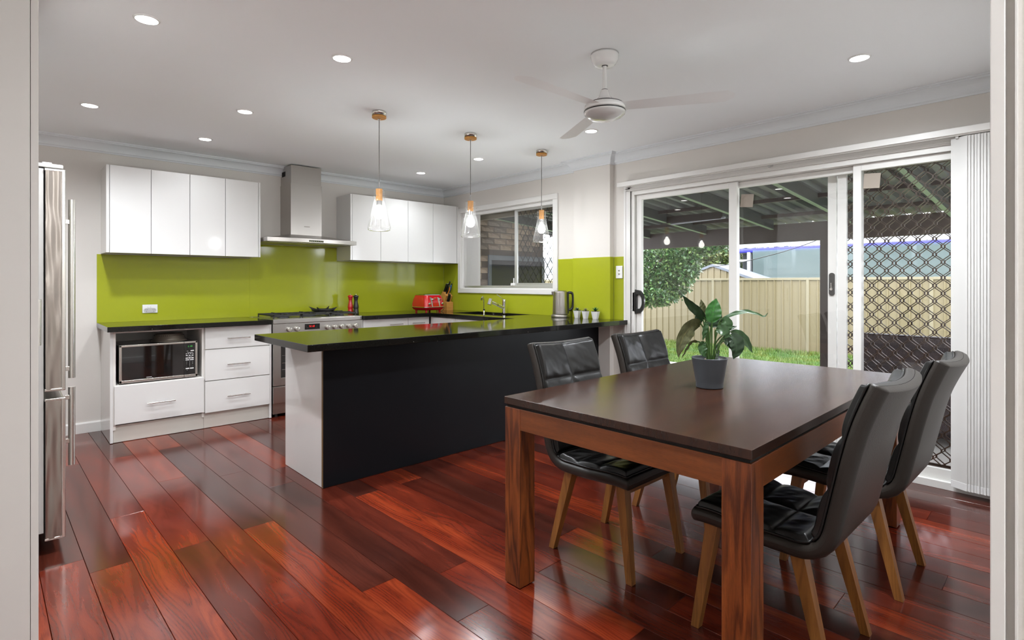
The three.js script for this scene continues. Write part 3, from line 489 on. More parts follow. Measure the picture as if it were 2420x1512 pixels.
// ---------- things on the worktops and walls ----------
{ // microwave and cake pan in the niche
  const t = thing('microwave', 'black and silver microwave oven inside the white open niche', 'microwave', [0, 0, 0]);
  const y0 = 0.457, y1 = 0.756, f = -5.192, x0 = 0.66, x1 = 1.205, s = 1.105;
  obj('body', [B(x0 + 0.003, x1 - 0.003, y0 + 0.002, y1 - 0.002, -5.62, f - 0.012, 0.004)], M.black, t);
  const fr = (a, b, k) => [B(a, b, y1 - 0.017, y1, f - 0.014, f + 0.004, k), B(a, b, y0, y0 + 0.022, f - 0.014, f + 0.004, k)];
  const dr = obj('door', [...fr(x0, s - 0.001, 0.003), B(x0, x0 + 0.019, y0, y1, f - 0.014, f + 0.004, 0.003)], M.satin, t);
  obj('door_glass', [B(x0 + 0.018, s - 0.0015, y0 + 0.021, y1 - 0.016, f - 0.012, f + 0.0015, 0)], M.blackGlass, dr);
  const brand = canvasTex(128, 24, (c, w, h) => { c.fillStyle = '#060606'; c.fillRect(0, 0, w, h); c.fillStyle = '#e8e8e8'; c.font = 'bold 21px sans-serif'; c.fillText('SAMSUNG', 4, 19, 120); });
  obj('badge', [new THREE.PlaneGeometry(0.048, 0.009).translate(0.862, y0 + 0.032, f + 0.0019)], phy({ map: brand, roughness: 0.15 }), dr);
  obj('control_frame', [...fr(s, x1, 0.003), B(x1 - 0.018, x1, y0, y1, f - 0.014, f + 0.004, 0.003)], M.satin, t);
  const kp = canvasTex(256, 768, (c, w, h) => {
    c.fillStyle = '#070707'; c.fillRect(0, 0, w, h); c.fillStyle = '#37e04e'; c.font = '46px monospace'; c.fillText('2:40', 84, 92, 110);
    c.fillStyle = '#cfcfcf'; let y = 190;
    const row = (n, hh, ww) => { for (let i = 0; i < n; i++) c.fillRect(28 + i * (200 / n) + (200 / n - ww) / 2, y, ww, hh); };
    row(2, 8, 34); c.fillRect(150, y - 16, 78, 24); y = 228; c.fillRect(70, y, 130, 9); y = 252; row(4, 14, 30); y = 292; row(3, 20, 44); y = 330; c.fillRect(80, y, 100, 7); y = 352; row(3, 26, 54); y = 396; row(2, 24, 86);
    c.font = 'bold 22px sans-serif'; for (let r = 0; r < 5; r++) for (let k = 0; k < 3; k++) { c.fillText('123456789 0 '[r * 3 + k] || '+', 54 + k * 68, 456 + r * 30); }
    y = 606; row(2, 26, 86); c.fillRect(60, 656, 22, 5);
  });
  obj('control_panel', [new THREE.BoxGeometry(x1 - s - 0.0185, y1 - y0 - 0.037, 0.008).translate((s + x1 - 0.018) / 2, (y0 + y1 + 0.005) / 2, f - 0.003)], phy({ map: kp, emissiveMap: kp, emissive: 0xffffff, emissiveIntensity: 0.12, roughness: 0.12, clearcoat: 1 }), t);
  for (const x of [x0 + 0.05, x1 - 0.05]) obj('foot', [cyl(0.012, 0.012, 0.011, 12).translate(x, 0.4525, -5.25)], M.rubber, t);
  const pan = thing('cake_pan', 'dull metal ring cake pan upside down on the microwave', 'cake pan', [1.027, 0.7575, -5.345]);
  const tin = std({ color: new THREE.Color(0.22, 0.19, 0.155), metalness: 0.75, roughness: 0.5 });
  obj('pan', [lathe([[0.128, 0], [0.131, 0.003], [0.127, 0.007], [0.115, 0.016], [0.104, 0.052], [0.098, 0.061], [0.094, 0.062], [0.045, 0.062], [0.04, 0.058], [0.036, 0.01]], 48)], tin, pan);
  obj('bead', [...Array(44)].map((_, i) => new THREE.SphereGeometry(0.0028, 6, 5).translate(0.106 * Math.cos(i / 44 * 6.283), 0.049, 0.106 * Math.sin(i / 44 * 6.283))), std({ color: 0x15110d, roughness: 0.7 }), pan);
}
{ // socket and switch
  const t = thing('power_socket', 'white double power socket on the green glass above the microwave', 'socket', [0.952, 1.0165, -5.7205]);
  obj('plate', [B(-0.057, 0.057, -0.037, 0.037, 0, 0.009, 0.003)], M.whitePlastic, t);
  const sp = [...Array(32)].map((_, i) => { const a = i / 32 * 6.2832; return [0.026 * Math.sign(Math.cos(a)) + 0.02 * Math.cos(a), -0.013 + 0.018 * Math.sin(a)]; });
  obj('insert', [extrude(sp, 0.003, 0.001).translate(0, 0, 0.008)], M.greyPlastic, t);
  for (const x of [-0.012, 0.012]) obj('rocker', [rotX(cyl(0.0085, 0.0095, 0.006, 16), Math.PI / 2).translate(x, 0.017, 0.011)], M.whitePlastic, t);
  for (const x of [-0.027, 0.027]) obj('pin_slot', [-0.6, 0.6].map((a) => rotZ(new THREE.BoxGeometry(0.0022, 0.008, 0.001), a).translate(x + a * 0.01, -0.007, 0.0124)).concat([new THREE.BoxGeometry(0.0022, 0.008, 0.001).translate(x, -0.022, 0.0124)]), M.black, t);
  const s = thing('light_switch', 'white two-button light switch plate on the green glass strip', 'switch', [4.1425, 1.3445, -2.984]);
  obj('plate', [B(-0.009, 0, -0.058, 0.058, -0.036, 0.036, 0.003)], M.whitePlastic, s);
  for (const y of [0.016, -0.016]) obj('button', [rotZ(lathe([[0, 0.006], [0.006, 0.0055], [0.008, 0.003], [0.0085, 0], [0, 0]], 20), Math.PI / 2).translate(-0.0088, y, 0)], M.satin, s);
}
{ // mills
  const prof = [[0, 0], [0.030, 0], [0.031, 0.006], [0.030, 0.022], [0.028, 0.03], [0.0275, 0.045], [0.0245, 0.052], [0.0275, 0.062], [0.029, 0.074], [0.027, 0.092], [0.0215, 0.115], [0.0185, 0.14], [0.0195, 0.157], [0.0225, 0.163], [0.024, 0.168]];
  const cap = [[0.024, 0.169], [0.022, 0.173], [0.0255, 0.178], [0.029, 0.187], [0.0275, 0.196], [0.018, 0.203], [0, 0.205]];
  const mk = (at3, m, l) => { const t = thing('pepper_mill', l, 'mill', at3); obj('body', [lathe(prof, 32)], m, t); obj('head', [lathe(cap, 32)], m, t); obj('finial', [lathe([[0, 0.217], [0.004, 0.215], [0.005, 0.21], [0.003, 0.206], [0.003, 0.203]], 14)], M.chrome, t); };
  mk([2.762, 0.9105, -5.53], M.red, 'glossy red turned mill right of the cooker');
  mk([2.799, 0.9105, -5.475], M.black, 'glossy black turned mill right of the cooker');
}
{ // toaster
  const t = thing('toaster', 'red four-slice toaster with chrome bands in the worktop corner', 'toaster', [3.645, 0.909, -5.345], 0.10);
  const rr2 = (hw, hd, r, n = 8) => { const o = []; for (const [sx, sz, a0] of [[1, 1, 0], [-1, 1, 1.5708], [-1, -1, 3.1416], [1, -1, 4.7124]]) for (let i = 0; i <= n; i++) { const a = a0 + i / n * 1.5708; o.push([sx * (hw - r) + r * Math.cos(a), sz * (hd - r) + r * Math.sin(a)]); } return o; };
  const stack = (rows) => { const L = rows.map(([y, hw, hd, r]) => rr2(hw, hd, r).map(([x, z]) => [x, y, z])), n = L[0].length; return grid(rows.length - 1, n, (i, j) => L[i][j % n]).index ? (() => { const g = grid(n, rows.length - 1, (i, j) => L[j][(n - i % n) % n]); return g; })() : null; };
  obj('body', [stack([[0.062, 0.146, 0.138, 0.04], [0.10, 0.145, 0.137, 0.04], [0.15, 0.136, 0.128, 0.042], [0.19, 0.124, 0.116, 0.045], [0.196, 0.120, 0.112, 0.045]])], M.red, t);
  obj('base', [stack([[0.022, 0.118, 0.11, 0.04], [0.03, 0.134, 0.126, 0.04], [0.055, 0.146, 0.138, 0.04]])], M.red, t);
  obj('band', [stack([[0.054, 0.146, 0.138, 0.04], [0.0555, 0.1485, 0.1405, 0.041], [0.0615, 0.1485, 0.1405, 0.041], [0.063, 0.146, 0.138, 0.04]])], M.chrome, t);
  obj('top_plate', [stack([[0.195, 0.122, 0.114, 0.045], [0.203, 0.117, 0.109, 0.045], [0.205, 0.108, 0.10, 0.04], [0.205, 0.001, 0.001, 0.0005]])], M.chrome, t);
  for (const [x, z] of [[-0.055, -0.045], [0.055, -0.045], [-0.055, 0.045], [0.055, 0.045]]) obj('slot', [B(x - 0.012, x + 0.012, 0.2045, 0.2065, z - 0.04, z + 0.04, 0)], M.black, t);
  for (const x of [-0.1, 0.1]) for (const z of [-0.09, 0.09]) obj('foot', [cyl(0.014, 0.011, 0.026, 14).translate(x, 0.013, z)], M.red, t);
  for (const s of [-0.055, 0.055]) {
    const lv = obj('lever', [hexa([[s - 0.004, 0.064, 0.139], [s + 0.006, 0.064, 0.139], [s + 0.006, 0.064, 0.148], [s - 0.004, 0.064, 0.148], [s - 0.026, 0.175, 0.118], [s + 0.006, 0.165, 0.121], [s + 0.006, 0.165, 0.130], [s - 0.026, 0.175, 0.128]])], M.satin, t);
    obj('lever_knob', [B(s - 0.002, s + 0.022, 0.143, 0.156, 0.125, 0.152, 0.005)], M.chrome, lv);
  }
  for (const s of [-0.098, 0.098]) obj('dial', [rotX(lathe([[0, 0.016], [0.012, 0.015], [0.015, 0.012], [0.016, 0], [0, 0]], 24), Math.PI / 2).translate(s, 0.098, 0.136)], M.chrome, t);
  for (const s of [-0.095, 0.102]) obj('button', [B(s - 0.012, s + 0.012, 0.068, 0.078, 0.135, 0.146, 0.003)], std({ color: 0xc8323a, roughness: 0.3 }), t);
  obj('badge', [B(-0.017, 0.017, 0.160, 0.167, 0.1225, 0.1275, 0.001)], M.chrome, t);
  obj('power_cord', [tube([V(0.145, 0.03, 0.0), V(0.175, 0.075, 0.04), V(0.19, 0.05, 0.07), V(0.18, 0.009, 0.05), V(0.14, 0.005, 0.03)], 0.003, 32, 8)], M.black, t);
}
{ // knife block and its knives
  const c = V(4.078, 0.909, -5.612), turn = 0.05;
  const t = thing('knife_block', 'light timber knife block in the corner beside the toaster', 'knife block', [c.x, c.y, c.z], turn);
  // side profile in (z forward, y): tall slanted block and low front block
  const side = (pts, hw) => extrude(pts, hw * 2, 0.0015).rotateY(-Math.PI / 2).translate(hw, 0, 0);
  obj('tall_block', [side([[-0.09, 0], [0.02, 0], [0.095, 0.175], [0.025, 0.232], [-0.09, 0.075]], 0.05)], M.bamboo, t);
  obj('low_block', [side([[0.022, 0], [0.105, 0], [0.105, 0.095], [0.062, 0.105]], 0.05)], M.bamboo, t);
  const hand = phy({ color: new THREE.Color(0.008, 0.008, 0.008), roughness: 0.3 }), orange = std({ color: 0xe08a1e, roughness: 0.4 }), blue = std({ color: 0x2f5f9e, roughness: 0.4 });
  const kn = (x, z, y, len, m, l, tilt = 0.52, w = 0.0095) => {
    const k = thing('knife', l, 'knife', [0, 0, 0]);
    const a = V(x, y, z), up = V(0, Math.cos(tilt), Math.sin(tilt)), loc = (s, u = 0) => a.clone().addScaledVector(up, s).addScaledVector(V(0, -Math.sin(tilt), Math.cos(tilt)), u);
    const b0 = loc(0), b1 = loc(len * 0.5, 0.002), b2 = loc(len, -0.006);
    obj('knife_handle', [rod(b0, b1, w, 12), rod(b1, b2, w, 12, w * 0.9), new THREE.SphereGeometry(w * 0.95, 12, 8).translate(b2.x, b2.y, b2.z)], m, k);
    obj('bolster', [rod(loc(-0.008), b0, w * 1.05, 12), new THREE.SphereGeometry(w * 0.5, 8, 6).translate(b2.x, b2.y + w * 0.55, b2.z + w * 0.6)], M.chrome, k);
    obj('blade', [rod(loc(-0.06), loc(-0.004), 0.003, 6)], M.satin, k);
    k.position.copy(c); k.rotation.y = turn;
  };
  kn(-0.034, 0.032, 0.232, 0.10, hand, 'black-handled knife at the upper left of the knife block');
  kn(-0.013, 0.036, 0.230, 0.105, hand, 'black-handled knife second from left in the knife block');
  kn(0.008, 0.034, 0.232, 0.135, hand, 'tallest black-handled knife standing up in the knife block');
  kn(-0.024, 0.066, 0.206, 0.10, hand, 'black-handled knife in the middle row of the knife block');
  kn(-0.004, 0.070, 0.204, 0.085, orange, 'orange-handled knife in the knife block', 0.52, 0.008);
  kn(0.018, 0.06, 0.212, 0.105, blue, 'blue-handled knife in the knife block');
  kn(0.036, 0.046, 0.222, 0.115, hand, 'black-handled knife at the far right of the knife block');
  kn(-0.028, 0.088, 0.108, 0.10, hand, 'black-handled knife in the low front part of the knife block', 0.40);
  kn(-0.006, 0.09, 0.106, 0.085, hand, 'shorter black-handled knife low at the front of the block', 0.40);
}
{ // taps
  const t = thing('mixer_tap', 'chrome pull-out mixer tap beside the window sink', 'tap', [4.06, 0.876, -4.47]);
  obj('body', [lathe([[0.026, 0], [0.027, 0.006], [0.0225, 0.01], [0.0225, 0.155], [0.0235, 0.158], [0.0235, 0.186], [0.02, 0.189], [0, 0.189]], 28)], M.chrome, t);
  const d = V(-0.82, 0.30, 0.02), D = d.clone().normalize(), a = V(0, 0.092, 0);
  const sp = obj('spout', [rod(a, a.clone().addScaledVector(D, 0.11), 0.0165, 20), rod(a.clone().addScaledVector(D, 0.114), a.clone().addScaledVector(D, 0.215), 0.015, 20, 0.0165)], M.chrome, t);
  const e = a.clone().addScaledVector(D, 0.225), dn = V(-0.34, -0.93, 0).normalize();
  obj('spray_head', [rod(e.clone().addScaledVector(dn, -0.03), e.clone().addScaledVector(dn, 0.035), 0.021, 20, 0.025)], M.chrome, sp);
  obj('spout_ring', [rod(a.clone().addScaledVector(D, 0.109), a.clone().addScaledVector(D, 0.115), 0.0152, 20)], M.black, sp);
  obj('lever', [rod(V(-0.005, 0.184, 0), V(-0.115, 0.242, 0.01), 0.0042, 10, 0.0035)], M.chrome, t);
  const f = thing('filter_tap', 'slim curved chrome filter tap left of the mixer', 'tap', [4.045, 0.876, -4.80]);
  obj('base', [lathe([[0.02, 0], [0.02, 0.005], [0.011, 0.008], [0.011, 0.055], [0, 0.056]], 20)], M.chrome, f);
  obj('collar', [cyl(0.0115, 0.0115, 0.018, 18).translate(0, 0.062, 0)], M.black, f);
  obj('spout', [tube([V(0, 0.07, 0), V(-0.006, 0.15, 0.004), V(-0.016, 0.205, 0.008), V(-0.034, 0.213, 0.014), V(-0.05, 0.196, 0.02)], 0.0062, 30, 12)], M.chrome, f);
  obj('nozzle', [rod(V(-0.049, 0.198, 0.02), V(-0.057, 0.176, 0.022), 0.0085, 14)], M.black, f);
}
{ // kettle
  const t = thing('kettle', 'brushed steel kettle with black handle on its round base', 'kettle', [4.0, 0.909, -3.585], -0.75);
  obj('power_base', [lathe([[0, 0], [0.088, 0], [0.09, 0.004], [0.09, 0.022], [0.084, 0.028], [0, 0.029]], 40)], M.steel, t);
  obj('body', [lathe([[0, 0.031], [0.074, 0.031], [0.076, 0.034], [0.0755, 0.062], [0.074, 0.064], [0.0755, 0.066], [0.074, 0.13], [0.0705, 0.248], [0.069, 0.252], [0.062, 0.254], [0, 0.256]], 44)], M.steel, t);
  obj('lid', [lathe([[0.064, 0.253], [0.06, 0.259], [0.02, 0.262], [0, 0.262]], 36)], M.steelDark, t);
  obj('spout', [hexa([[-0.085, 0.228, -0.012], [-0.06, 0.20, -0.02], [-0.06, 0.20, 0.02], [-0.085, 0.228, 0.012], [-0.088, 0.252, -0.016], [-0.06, 0.254, -0.026], [-0.06, 0.254, 0.026], [-0.088, 0.252, 0.016]])], M.steel, t);
  const pts = [V(0.066, 0.236, 0), V(0.095, 0.243, 0), V(0.118, 0.232, 0), V(0.126, 0.2, 0), V(0.126, 0.14, 0), V(0.122, 0.1, 0), V(0.105, 0.078, 0), V(0.074, 0.072, 0)];
  const hg = tube(pts, 0.0135, 48, 12); hg.scale(1, 1, 1.15);
  obj('handle', [hg, B(0.062, 0.084, 0.035, 0.25, -0.02, 0.02, 0.006)], M.black, t);
  obj('gauge', [B(-0.003, 0.003, 0.09, 0.19, 0.0715, 0.0745, 0.001), rotX(cyl(0.004, 0.004, 0.003, 12), Math.PI / 2).translate(0, 0.082, 0.0745)], M.greyPlastic, t);
}
{ // three little succulents
  const potWhite = std({ color: new THREE.Color(0.80, 0.79, 0.77), roughness: 0.4 });
  const leafG = (l, w, th) => { const n = 6; return grid(n, 4, (i, j) => { const s = i / n, q = j / 4 * 2 - 1, ww = w * Math.sin(Math.PI * Math.pow(s * 0.97 + 0.02, 0.8)) * (1 - s * 0.2); return [q * ww, l * s * 0.9, l * s * s * 0.35 - (1 - q * q) * th * (1 - s)]; }); };
  const mk = (at3, turn, label, col, rings, spiky) => {
    const t = thing('succulent', label, 'succulent', at3, turn);
    const r0 = 0.026, r1 = 0.041, h = 0.07, pg = new THREE.CylinderGeometry(r1, r0, h, 6, 1, false).toNonIndexed(); pg.computeVertexNormals();
    obj('pot', [pg.translate(0, h / 2, 0)], potWhite, t);
    obj('soil', [cyl(0.036, 0.036, 0.004, 6).translate(0, h + 0.0005, 0)], std({ color: 0x2a2018, roughness: 1 }), t);
    for (const [n, tilt, len, w, o] of rings) for (let i = 0; i < n; i++) {
      const g = leafG(len, w, 0.003); g.rotateX(tilt); g.rotateY((i + o) / n * 6.283 + rr(-0.1, 0.1));
      obj('leaf', [g.translate(0, h + 0.002, 0)], col, t);
    }
  };
  const gr = (r, g, b) => std({ color: new THREE.Color(r, g, b), roughness: 0.55, side: THREE.DoubleSide });
  mk([4.035, 0.9095, -3.40], 0.4, 'small grey-green rosette succulent in a white pot nearest the kettle', gr(0.13, 0.19, 0.13), [[9, 1.25, 0.05, 0.008, 0], [8, 0.85, 0.048, 0.008, 0.5], [6, 0.45, 0.042, 0.007, 0.2], [4, 0.15, 0.035, 0.006, 0]]);
  mk([4.02, 0.9095, -3.285], 0.2, 'small brown-tipped succulent in the middle white pot', gr(0.20, 0.20, 0.11), [[10, 1.2, 0.05, 0.0045, 0], [9, 0.8, 0.046, 0.0045, 0.5], [6, 0.35, 0.04, 0.004, 0.2]]);
  mk([4.03, 0.9095, -3.175], 0.6, 'small bright green spiky succulent in the white pot furthest right', gr(0.05, 0.19, 0.06), [[7, 0.95, 0.058, 0.0085, 0], [6, 0.55, 0.056, 0.0085, 0.5], [4, 0.2, 0.05, 0.008, 0.2]]);
}
// ---------- blinds ----------
{
  const blindM = phy({ color: new THREE.Color(0.80, 0.79, 0.77), roughness: 0.9, transmission: 0.3, thickness: 0, side: THREE.DoubleSide });
  const t = thing('vertical_blind', 'white vertical blind stacked at the right end of the sliding door', 'blind', [0, 0, 0]);
  obj('headrail', [B(4.045, 4.087, 2.106, 2.146, -2.945, -0.10, 0.003), B(4.06, 4.072, 2.1, 2.107, -2.93, -0.11, 0)], M.trim, t);
  for (const z of [-2.86, -1.62, -0.55]) obj('bracket', [B(4.075, 4.13, 2.10, 2.152, z - 0.008, z + 0.008, 0.002), B(4.068, 4.088, 2.085, 2.106, z - 0.007, z + 0.007, 0.002)], M.greyPlastic, t);
  const vane = (len) => grid(1, 6, (i, j) => { const q = j / 6 * 2 - 1; return [q * 0.0445, i ? 0 : -len, 0.0025 * (1 - q * q)]; });
  const vg = vane(2.05);
  for (let i = 0; i < 30; i++) { const z = -0.542 + i * 0.0138, v = obj('vane', i ? vg : vg, blindM, t); v.position.set(4.075 + rr(-0.002, 0.002), 2.093, z); v.rotation.y = 1.12 + rr(-0.02, 0.02); obj('vane_weight', [B(-0.043, 0.043, -2.05, -2.01, -0.001, 0.002, 0)], M.whitePlastic, v); }
  const w = thing('window_blind', 'white vertical blind bunched at the left side of the kitchen window', 'blind', [0, 0, 0]);
  obj('headrail', [B(4.155, 4.192, 2.062, 2.096, -5.344, -3.819, 0.003)], M.trim, w);
  const wg = grid(1, 6, (i, j) => { const q = j / 6 * 2 - 1; return [0.0025 * (1 - q * q), i ? 0 : -0.848, q * 0.044]; });
  for (let i = 0; i < 18; i++) { const z = -5.30 + i * 0.0145, v = obj('vane', wg, blindM, w); v.position.set(4.166 + (i % 2) * 0.004, 2.06, z); v.rotation.y = -0.12; }
}
// ---------- ceiling lights ----------
function downlight(x, z, label, dim = 1) {
  const t = thing('downlight', label, 'downlight', [x, 2.435, z], 0, 'recessed ceiling downlights');
  obj('trim_ring', [lathe([[0.044, -0.001], [0.045, -0.006], [0.050, -0.005], [0.053, -0.0005], [0.053, 0]], 40)], M.whitePlastic, t);
  obj('lamp_lens', [lathe([[0, -0.0078], [0.037, -0.0075], [0.0445, -0.005], [0.0445, -0.001], [0, -0.001]], 32)], M.lens, t);
  const s = new THREE.SpotLight(0xffffff, SPOT * dim, 0, 1.42, 1, 2); s.color.copy(LAMP); s.position.set(0, -0.012, 0); s.target.position.set(0, -2, 0); s.castShadow = true; s.shadow.radius = 3; s.name = 'downlight_lamp';
  t.add(s, s.target);
}
for (const [x, z, l, dim] of [
  [0.475, -2.926, 'largest glowing downlight at the upper left of the ceiling'], [1.313, -2.725, 'downlight high in the centre of the kitchen ceiling above the peninsula end'],
  [0.425, -4.596, 'downlight at the far left over the fridge aisle'], [1.228, -4.029, 'downlight between the fridge aisle and the flue', 0.6], [1.221, -5.019, 'small downlight above the wall cupboards left of the flue', 0.12],
  [3.295, -4.964, 'smallest downlight in the far kitchen corner', 0.3], [3.329, -4.032, 'small downlight in front of the kitchen window', 0.6], [3.364, -2.693, 'downlight directly below the ceiling fan motor', 0.35],
  [3.311, -0.851, 'downlight at the right above the sliding door', 1.25]]) downlight(x, z, l, dim);
downlight(1.28, -0.86, 'downlight above the near left end of the dining table'); downlight(2.3, -0.78, 'added unseen downlight filling the near side of the dining table');  // the second one is added out of frame to brighten the dining side
{ // added lamp in the unseen hall, fills the room from behind the camera
  const t = thing('added_fill_lamp', 'added round white fill lamp on the unseen hall ceiling', 'lamp', [0.13, 2.435, 1.35]);
  obj('lamp_base', [lathe([[0, -0.001], [0.17, -0.001], [0.17, -0.02], [0, -0.02]], 40)], M.whitePlastic, t);
  obj('lamp_diffuser', [lathe([[0.16, -0.02], [0.155, -0.05], [0.12, -0.08], [0.06, -0.095], [0, -0.098]], 40), lathe([[0, -0.021], [0.16, -0.021]], 40)], std({ color: 0xffffff, emissive: new THREE.Color(1, 0.98, 0.95), emissiveIntensity: 3, side: THREE.DoubleSide }), t);
  const p = new THREE.PointLight(0xffffff, 5, 0, 2); p.color.copy(LAMP); p.position.set(0, -0.07, 0); p.castShadow = true; p.shadow.radius = 2; p.name = 'hall_fill'; t.add(p);
}
{ // pendants
  const mk = (x, z, label) => {
    const t = thing('pendant_light', label, 'pendant light', [x, 2.435, z], 0, 'pendants over the peninsula');
    obj('canopy', [lathe([[0, -0.002], [0.048, -0.002], [0.049, -0.004], [0.049, -0.03], [0, -0.03]], 36)], M.satin, t);
    obj('canopy_base', [lathe([[0, -0.0302], [0.0488, -0.0302], [0.049, -0.044], [0.045, -0.047], [0, -0.047]], 36)], M.bamboo, t);
    obj('cord', [rod(V(0, -0.046, 0), V(0, -0.50, 0), 0.0026, 8)], std({ color: 0x6a6864, roughness: 0.5 }), t);
    obj('cord_grip', [cyl(0.0055, 0.0055, 0.055, 12).translate(0, -0.515, 0), cyl(0.009, 0.011, 0.012, 14).translate(0, -0.048, 0)], M.chrome, t);
    obj('lamp_holder', [cyl(0.0225, 0.0225, 0.075, 28).translate(0, -0.58, 0), cyl(0.0235, 0.0235, 0.006, 28).translate(0, -0.541, 0)], M.bamboo, t);
    obj('socket', [cyl(0.018, 0.02, 0.034, 20).translate(0, -0.634, 0)], M.chrome, t);
    const sh = obj('lamp_shade', [lathe([[0.0385, -0.55], [0.0375, -0.556], [0.0375, -0.60], [0.041, -0.63], [0.052, -0.68], [0.066, -0.75], [0.077, -0.795], [0.079, -0.808], [0.075, -0.822], [0.066, -0.828], [0.05, -0.826]], 48)], M.lampGlass, t);
    obj('shade_rim', [new THREE.TorusGeometry(0.0385, 0.0016, 8, 40).rotateX(Math.PI / 2).translate(0, -0.55, 0), new THREE.TorusGeometry(0.0745, 0.0022, 8, 44).rotateX(Math.PI / 2).translate(0, -0.822, 0)], M.lampGlass, sh);
    for (const a of [0.3, 2.4, 4.5]) obj('thumb_screw', [rod(V(0.02 * Math.cos(a), -0.59, 0.02 * Math.sin(a)), V(0.049 * Math.cos(a), -0.59, 0.049 * Math.sin(a)), 0.0016, 6), rod(V(0.046 * Math.cos(a), -0.59, 0.046 * Math.sin(a)), V(0.056 * Math.cos(a), -0.59, 0.056 * Math.sin(a)), 0.003, 8)], M.satin, t);
    const b = obj('bulb', [lathe([[0.012, -0.65], [0.014, -0.66], [0.029, -0.685], [0.034, -0.708], [0.03, -0.73], [0.017, -0.743], [0, -0.746]], 24), cyl(0.012, 0.012, 0.004, 16).translate(0, -0.65, 0)], M.bulb, t);
    const p = new THREE.PointLight(0xffffff, BULB, 0, 2); p.color.setRGB(0.96, 1, 1.02); p.position.set(0, -0.70, 0); p.castShadow = true; p.shadow.radius = 1.4; p.name = 'pendant_lamp'; t.add(p);
  };
  mk(1.913, -3.401, 'clear glass flask pendant with glowing bulb, nearest the rangehood');
  mk(2.727, -3.403, 'clear glass flask pendant in front of the left window pane, middle of the three');
  mk(3.531, -3.39, 'clear glass flask pendant with amber tint in front of the window grille');
}
{ // ceiling fan, standing still
  const t = thing('ceiling_fan', 'white three-blade ceiling fan on a short rod', 'ceiling fan', [2.292, 2.435, -1.745]);
  const w = M.whitePlastic;
  obj('canopy', [lathe([[0, 0], [0.072, 0], [0.073, -0.012], [0.068, -0.035], [0.058, -0.052], [0.046, -0.062], [0.022, -0.064], [0.014, -0.06]], 40)], w, t);
  obj('rod', [cyl(0.011, 0.011, 0.17, 18).translate(0, -0.14, 0)], w, t);
  obj('rod_gap', [new THREE.TorusGeometry(0.013, 0.003, 8, 28).rotateX(Math.PI / 2).translate(0, -0.0615, 0), new THREE.TorusGeometry(0.0145, 0.0022, 8, 28).rotateX(Math.PI / 2).translate(0, -0.186, 0)], M.black, t);
  obj('coupling', [lathe([[0.013, -0.185], [0.02, -0.19], [0.03, -0.222], [0.036, -0.228], [0.044, -0.24]], 32)], w, t);
  obj('motor', [lathe([[0.03, -0.232], [0.048, -0.243], [0.085, -0.258], [0.102, -0.268], [0.108, -0.285], [0.107, -0.298], [0.0, -0.299]], 48)], w, t);
  obj('vent_gap', [new THREE.TorusGeometry(0.092, 0.0025, 6, 56).rotateX(Math.PI / 2).translate(0, -0.2615, 0), new THREE.TorusGeometry(0.1055, 0.003, 6, 56).rotateX(Math.PI / 2).translate(0, -0.300, 0)], M.black, t);
  obj('bottom_cover', [lathe([[0.106, -0.302], [0.108, -0.306], [0.104, -0.315], [0.085, -0.33], [0.05, -0.342], [0, -0.346]], 48)], phy({ color: new THREE.Color(0.62, 0.62, 0.61), roughness: 0.2, clearcoat: 1, clearcoatRoughness: 0.05 }), t);
  const bl = grid(14, 4, (i, j) => { const s = i / 14, q = j / 4 * 2 - 1, x = 0.10 + 0.53 * s, ww = mix(0.045, 0.058, s) * (s > 0.93 ? Math.sqrt(1 - Math.pow((s - 0.93) / 0.075, 2)) : 1); return [x, -0.278 + q * ww * 0.16, q * ww]; });
  for (let i = 0; i < 3; i++) { const b = obj('blade', bl, phy({ color: new THREE.Color(0.88, 0.89, 0.90), roughness: 0.5, side: THREE.DoubleSide }), t); b.rotation.y = -1.35 + i * 2.0944 + 0.3; }
}
// ---------- dining table ----------
{
  const t = thing('dining_table', 'large dark brown timber dining table with thick square legs', 'table', [2.4535, 0, -1.179], THREE.MathUtils.degToRad(0.75));
  const L = 0.925, W = 0.51;
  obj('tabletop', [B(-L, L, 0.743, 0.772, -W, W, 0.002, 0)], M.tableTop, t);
  obj('spacer', [B(-L + 0.009, L - 0.009, 0.7305, 0.7435, -W + 0.009, W - 0.009, 0)], M.dark, t);
  for (const s of [-1, 1]) {
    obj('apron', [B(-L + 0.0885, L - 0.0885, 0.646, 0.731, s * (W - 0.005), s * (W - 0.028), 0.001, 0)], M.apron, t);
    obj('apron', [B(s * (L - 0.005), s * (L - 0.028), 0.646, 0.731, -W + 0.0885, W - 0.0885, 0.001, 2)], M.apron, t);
    for (const q of [-1, 1]) { const lg = obj('leg', [B(s * (L - 0.003), s * (L - 0.09), 0.006, 0.731, q * (W - 0.003), q * (W - 0.09), 0.002, 1)], M.table, t); obj('leg_pad', [cyl(0.03, 0.03, 0.006, 16).translate(s * (L - 0.046), 0.003, q * (W - 0.046))], M.rubber, lg); }
  }
}
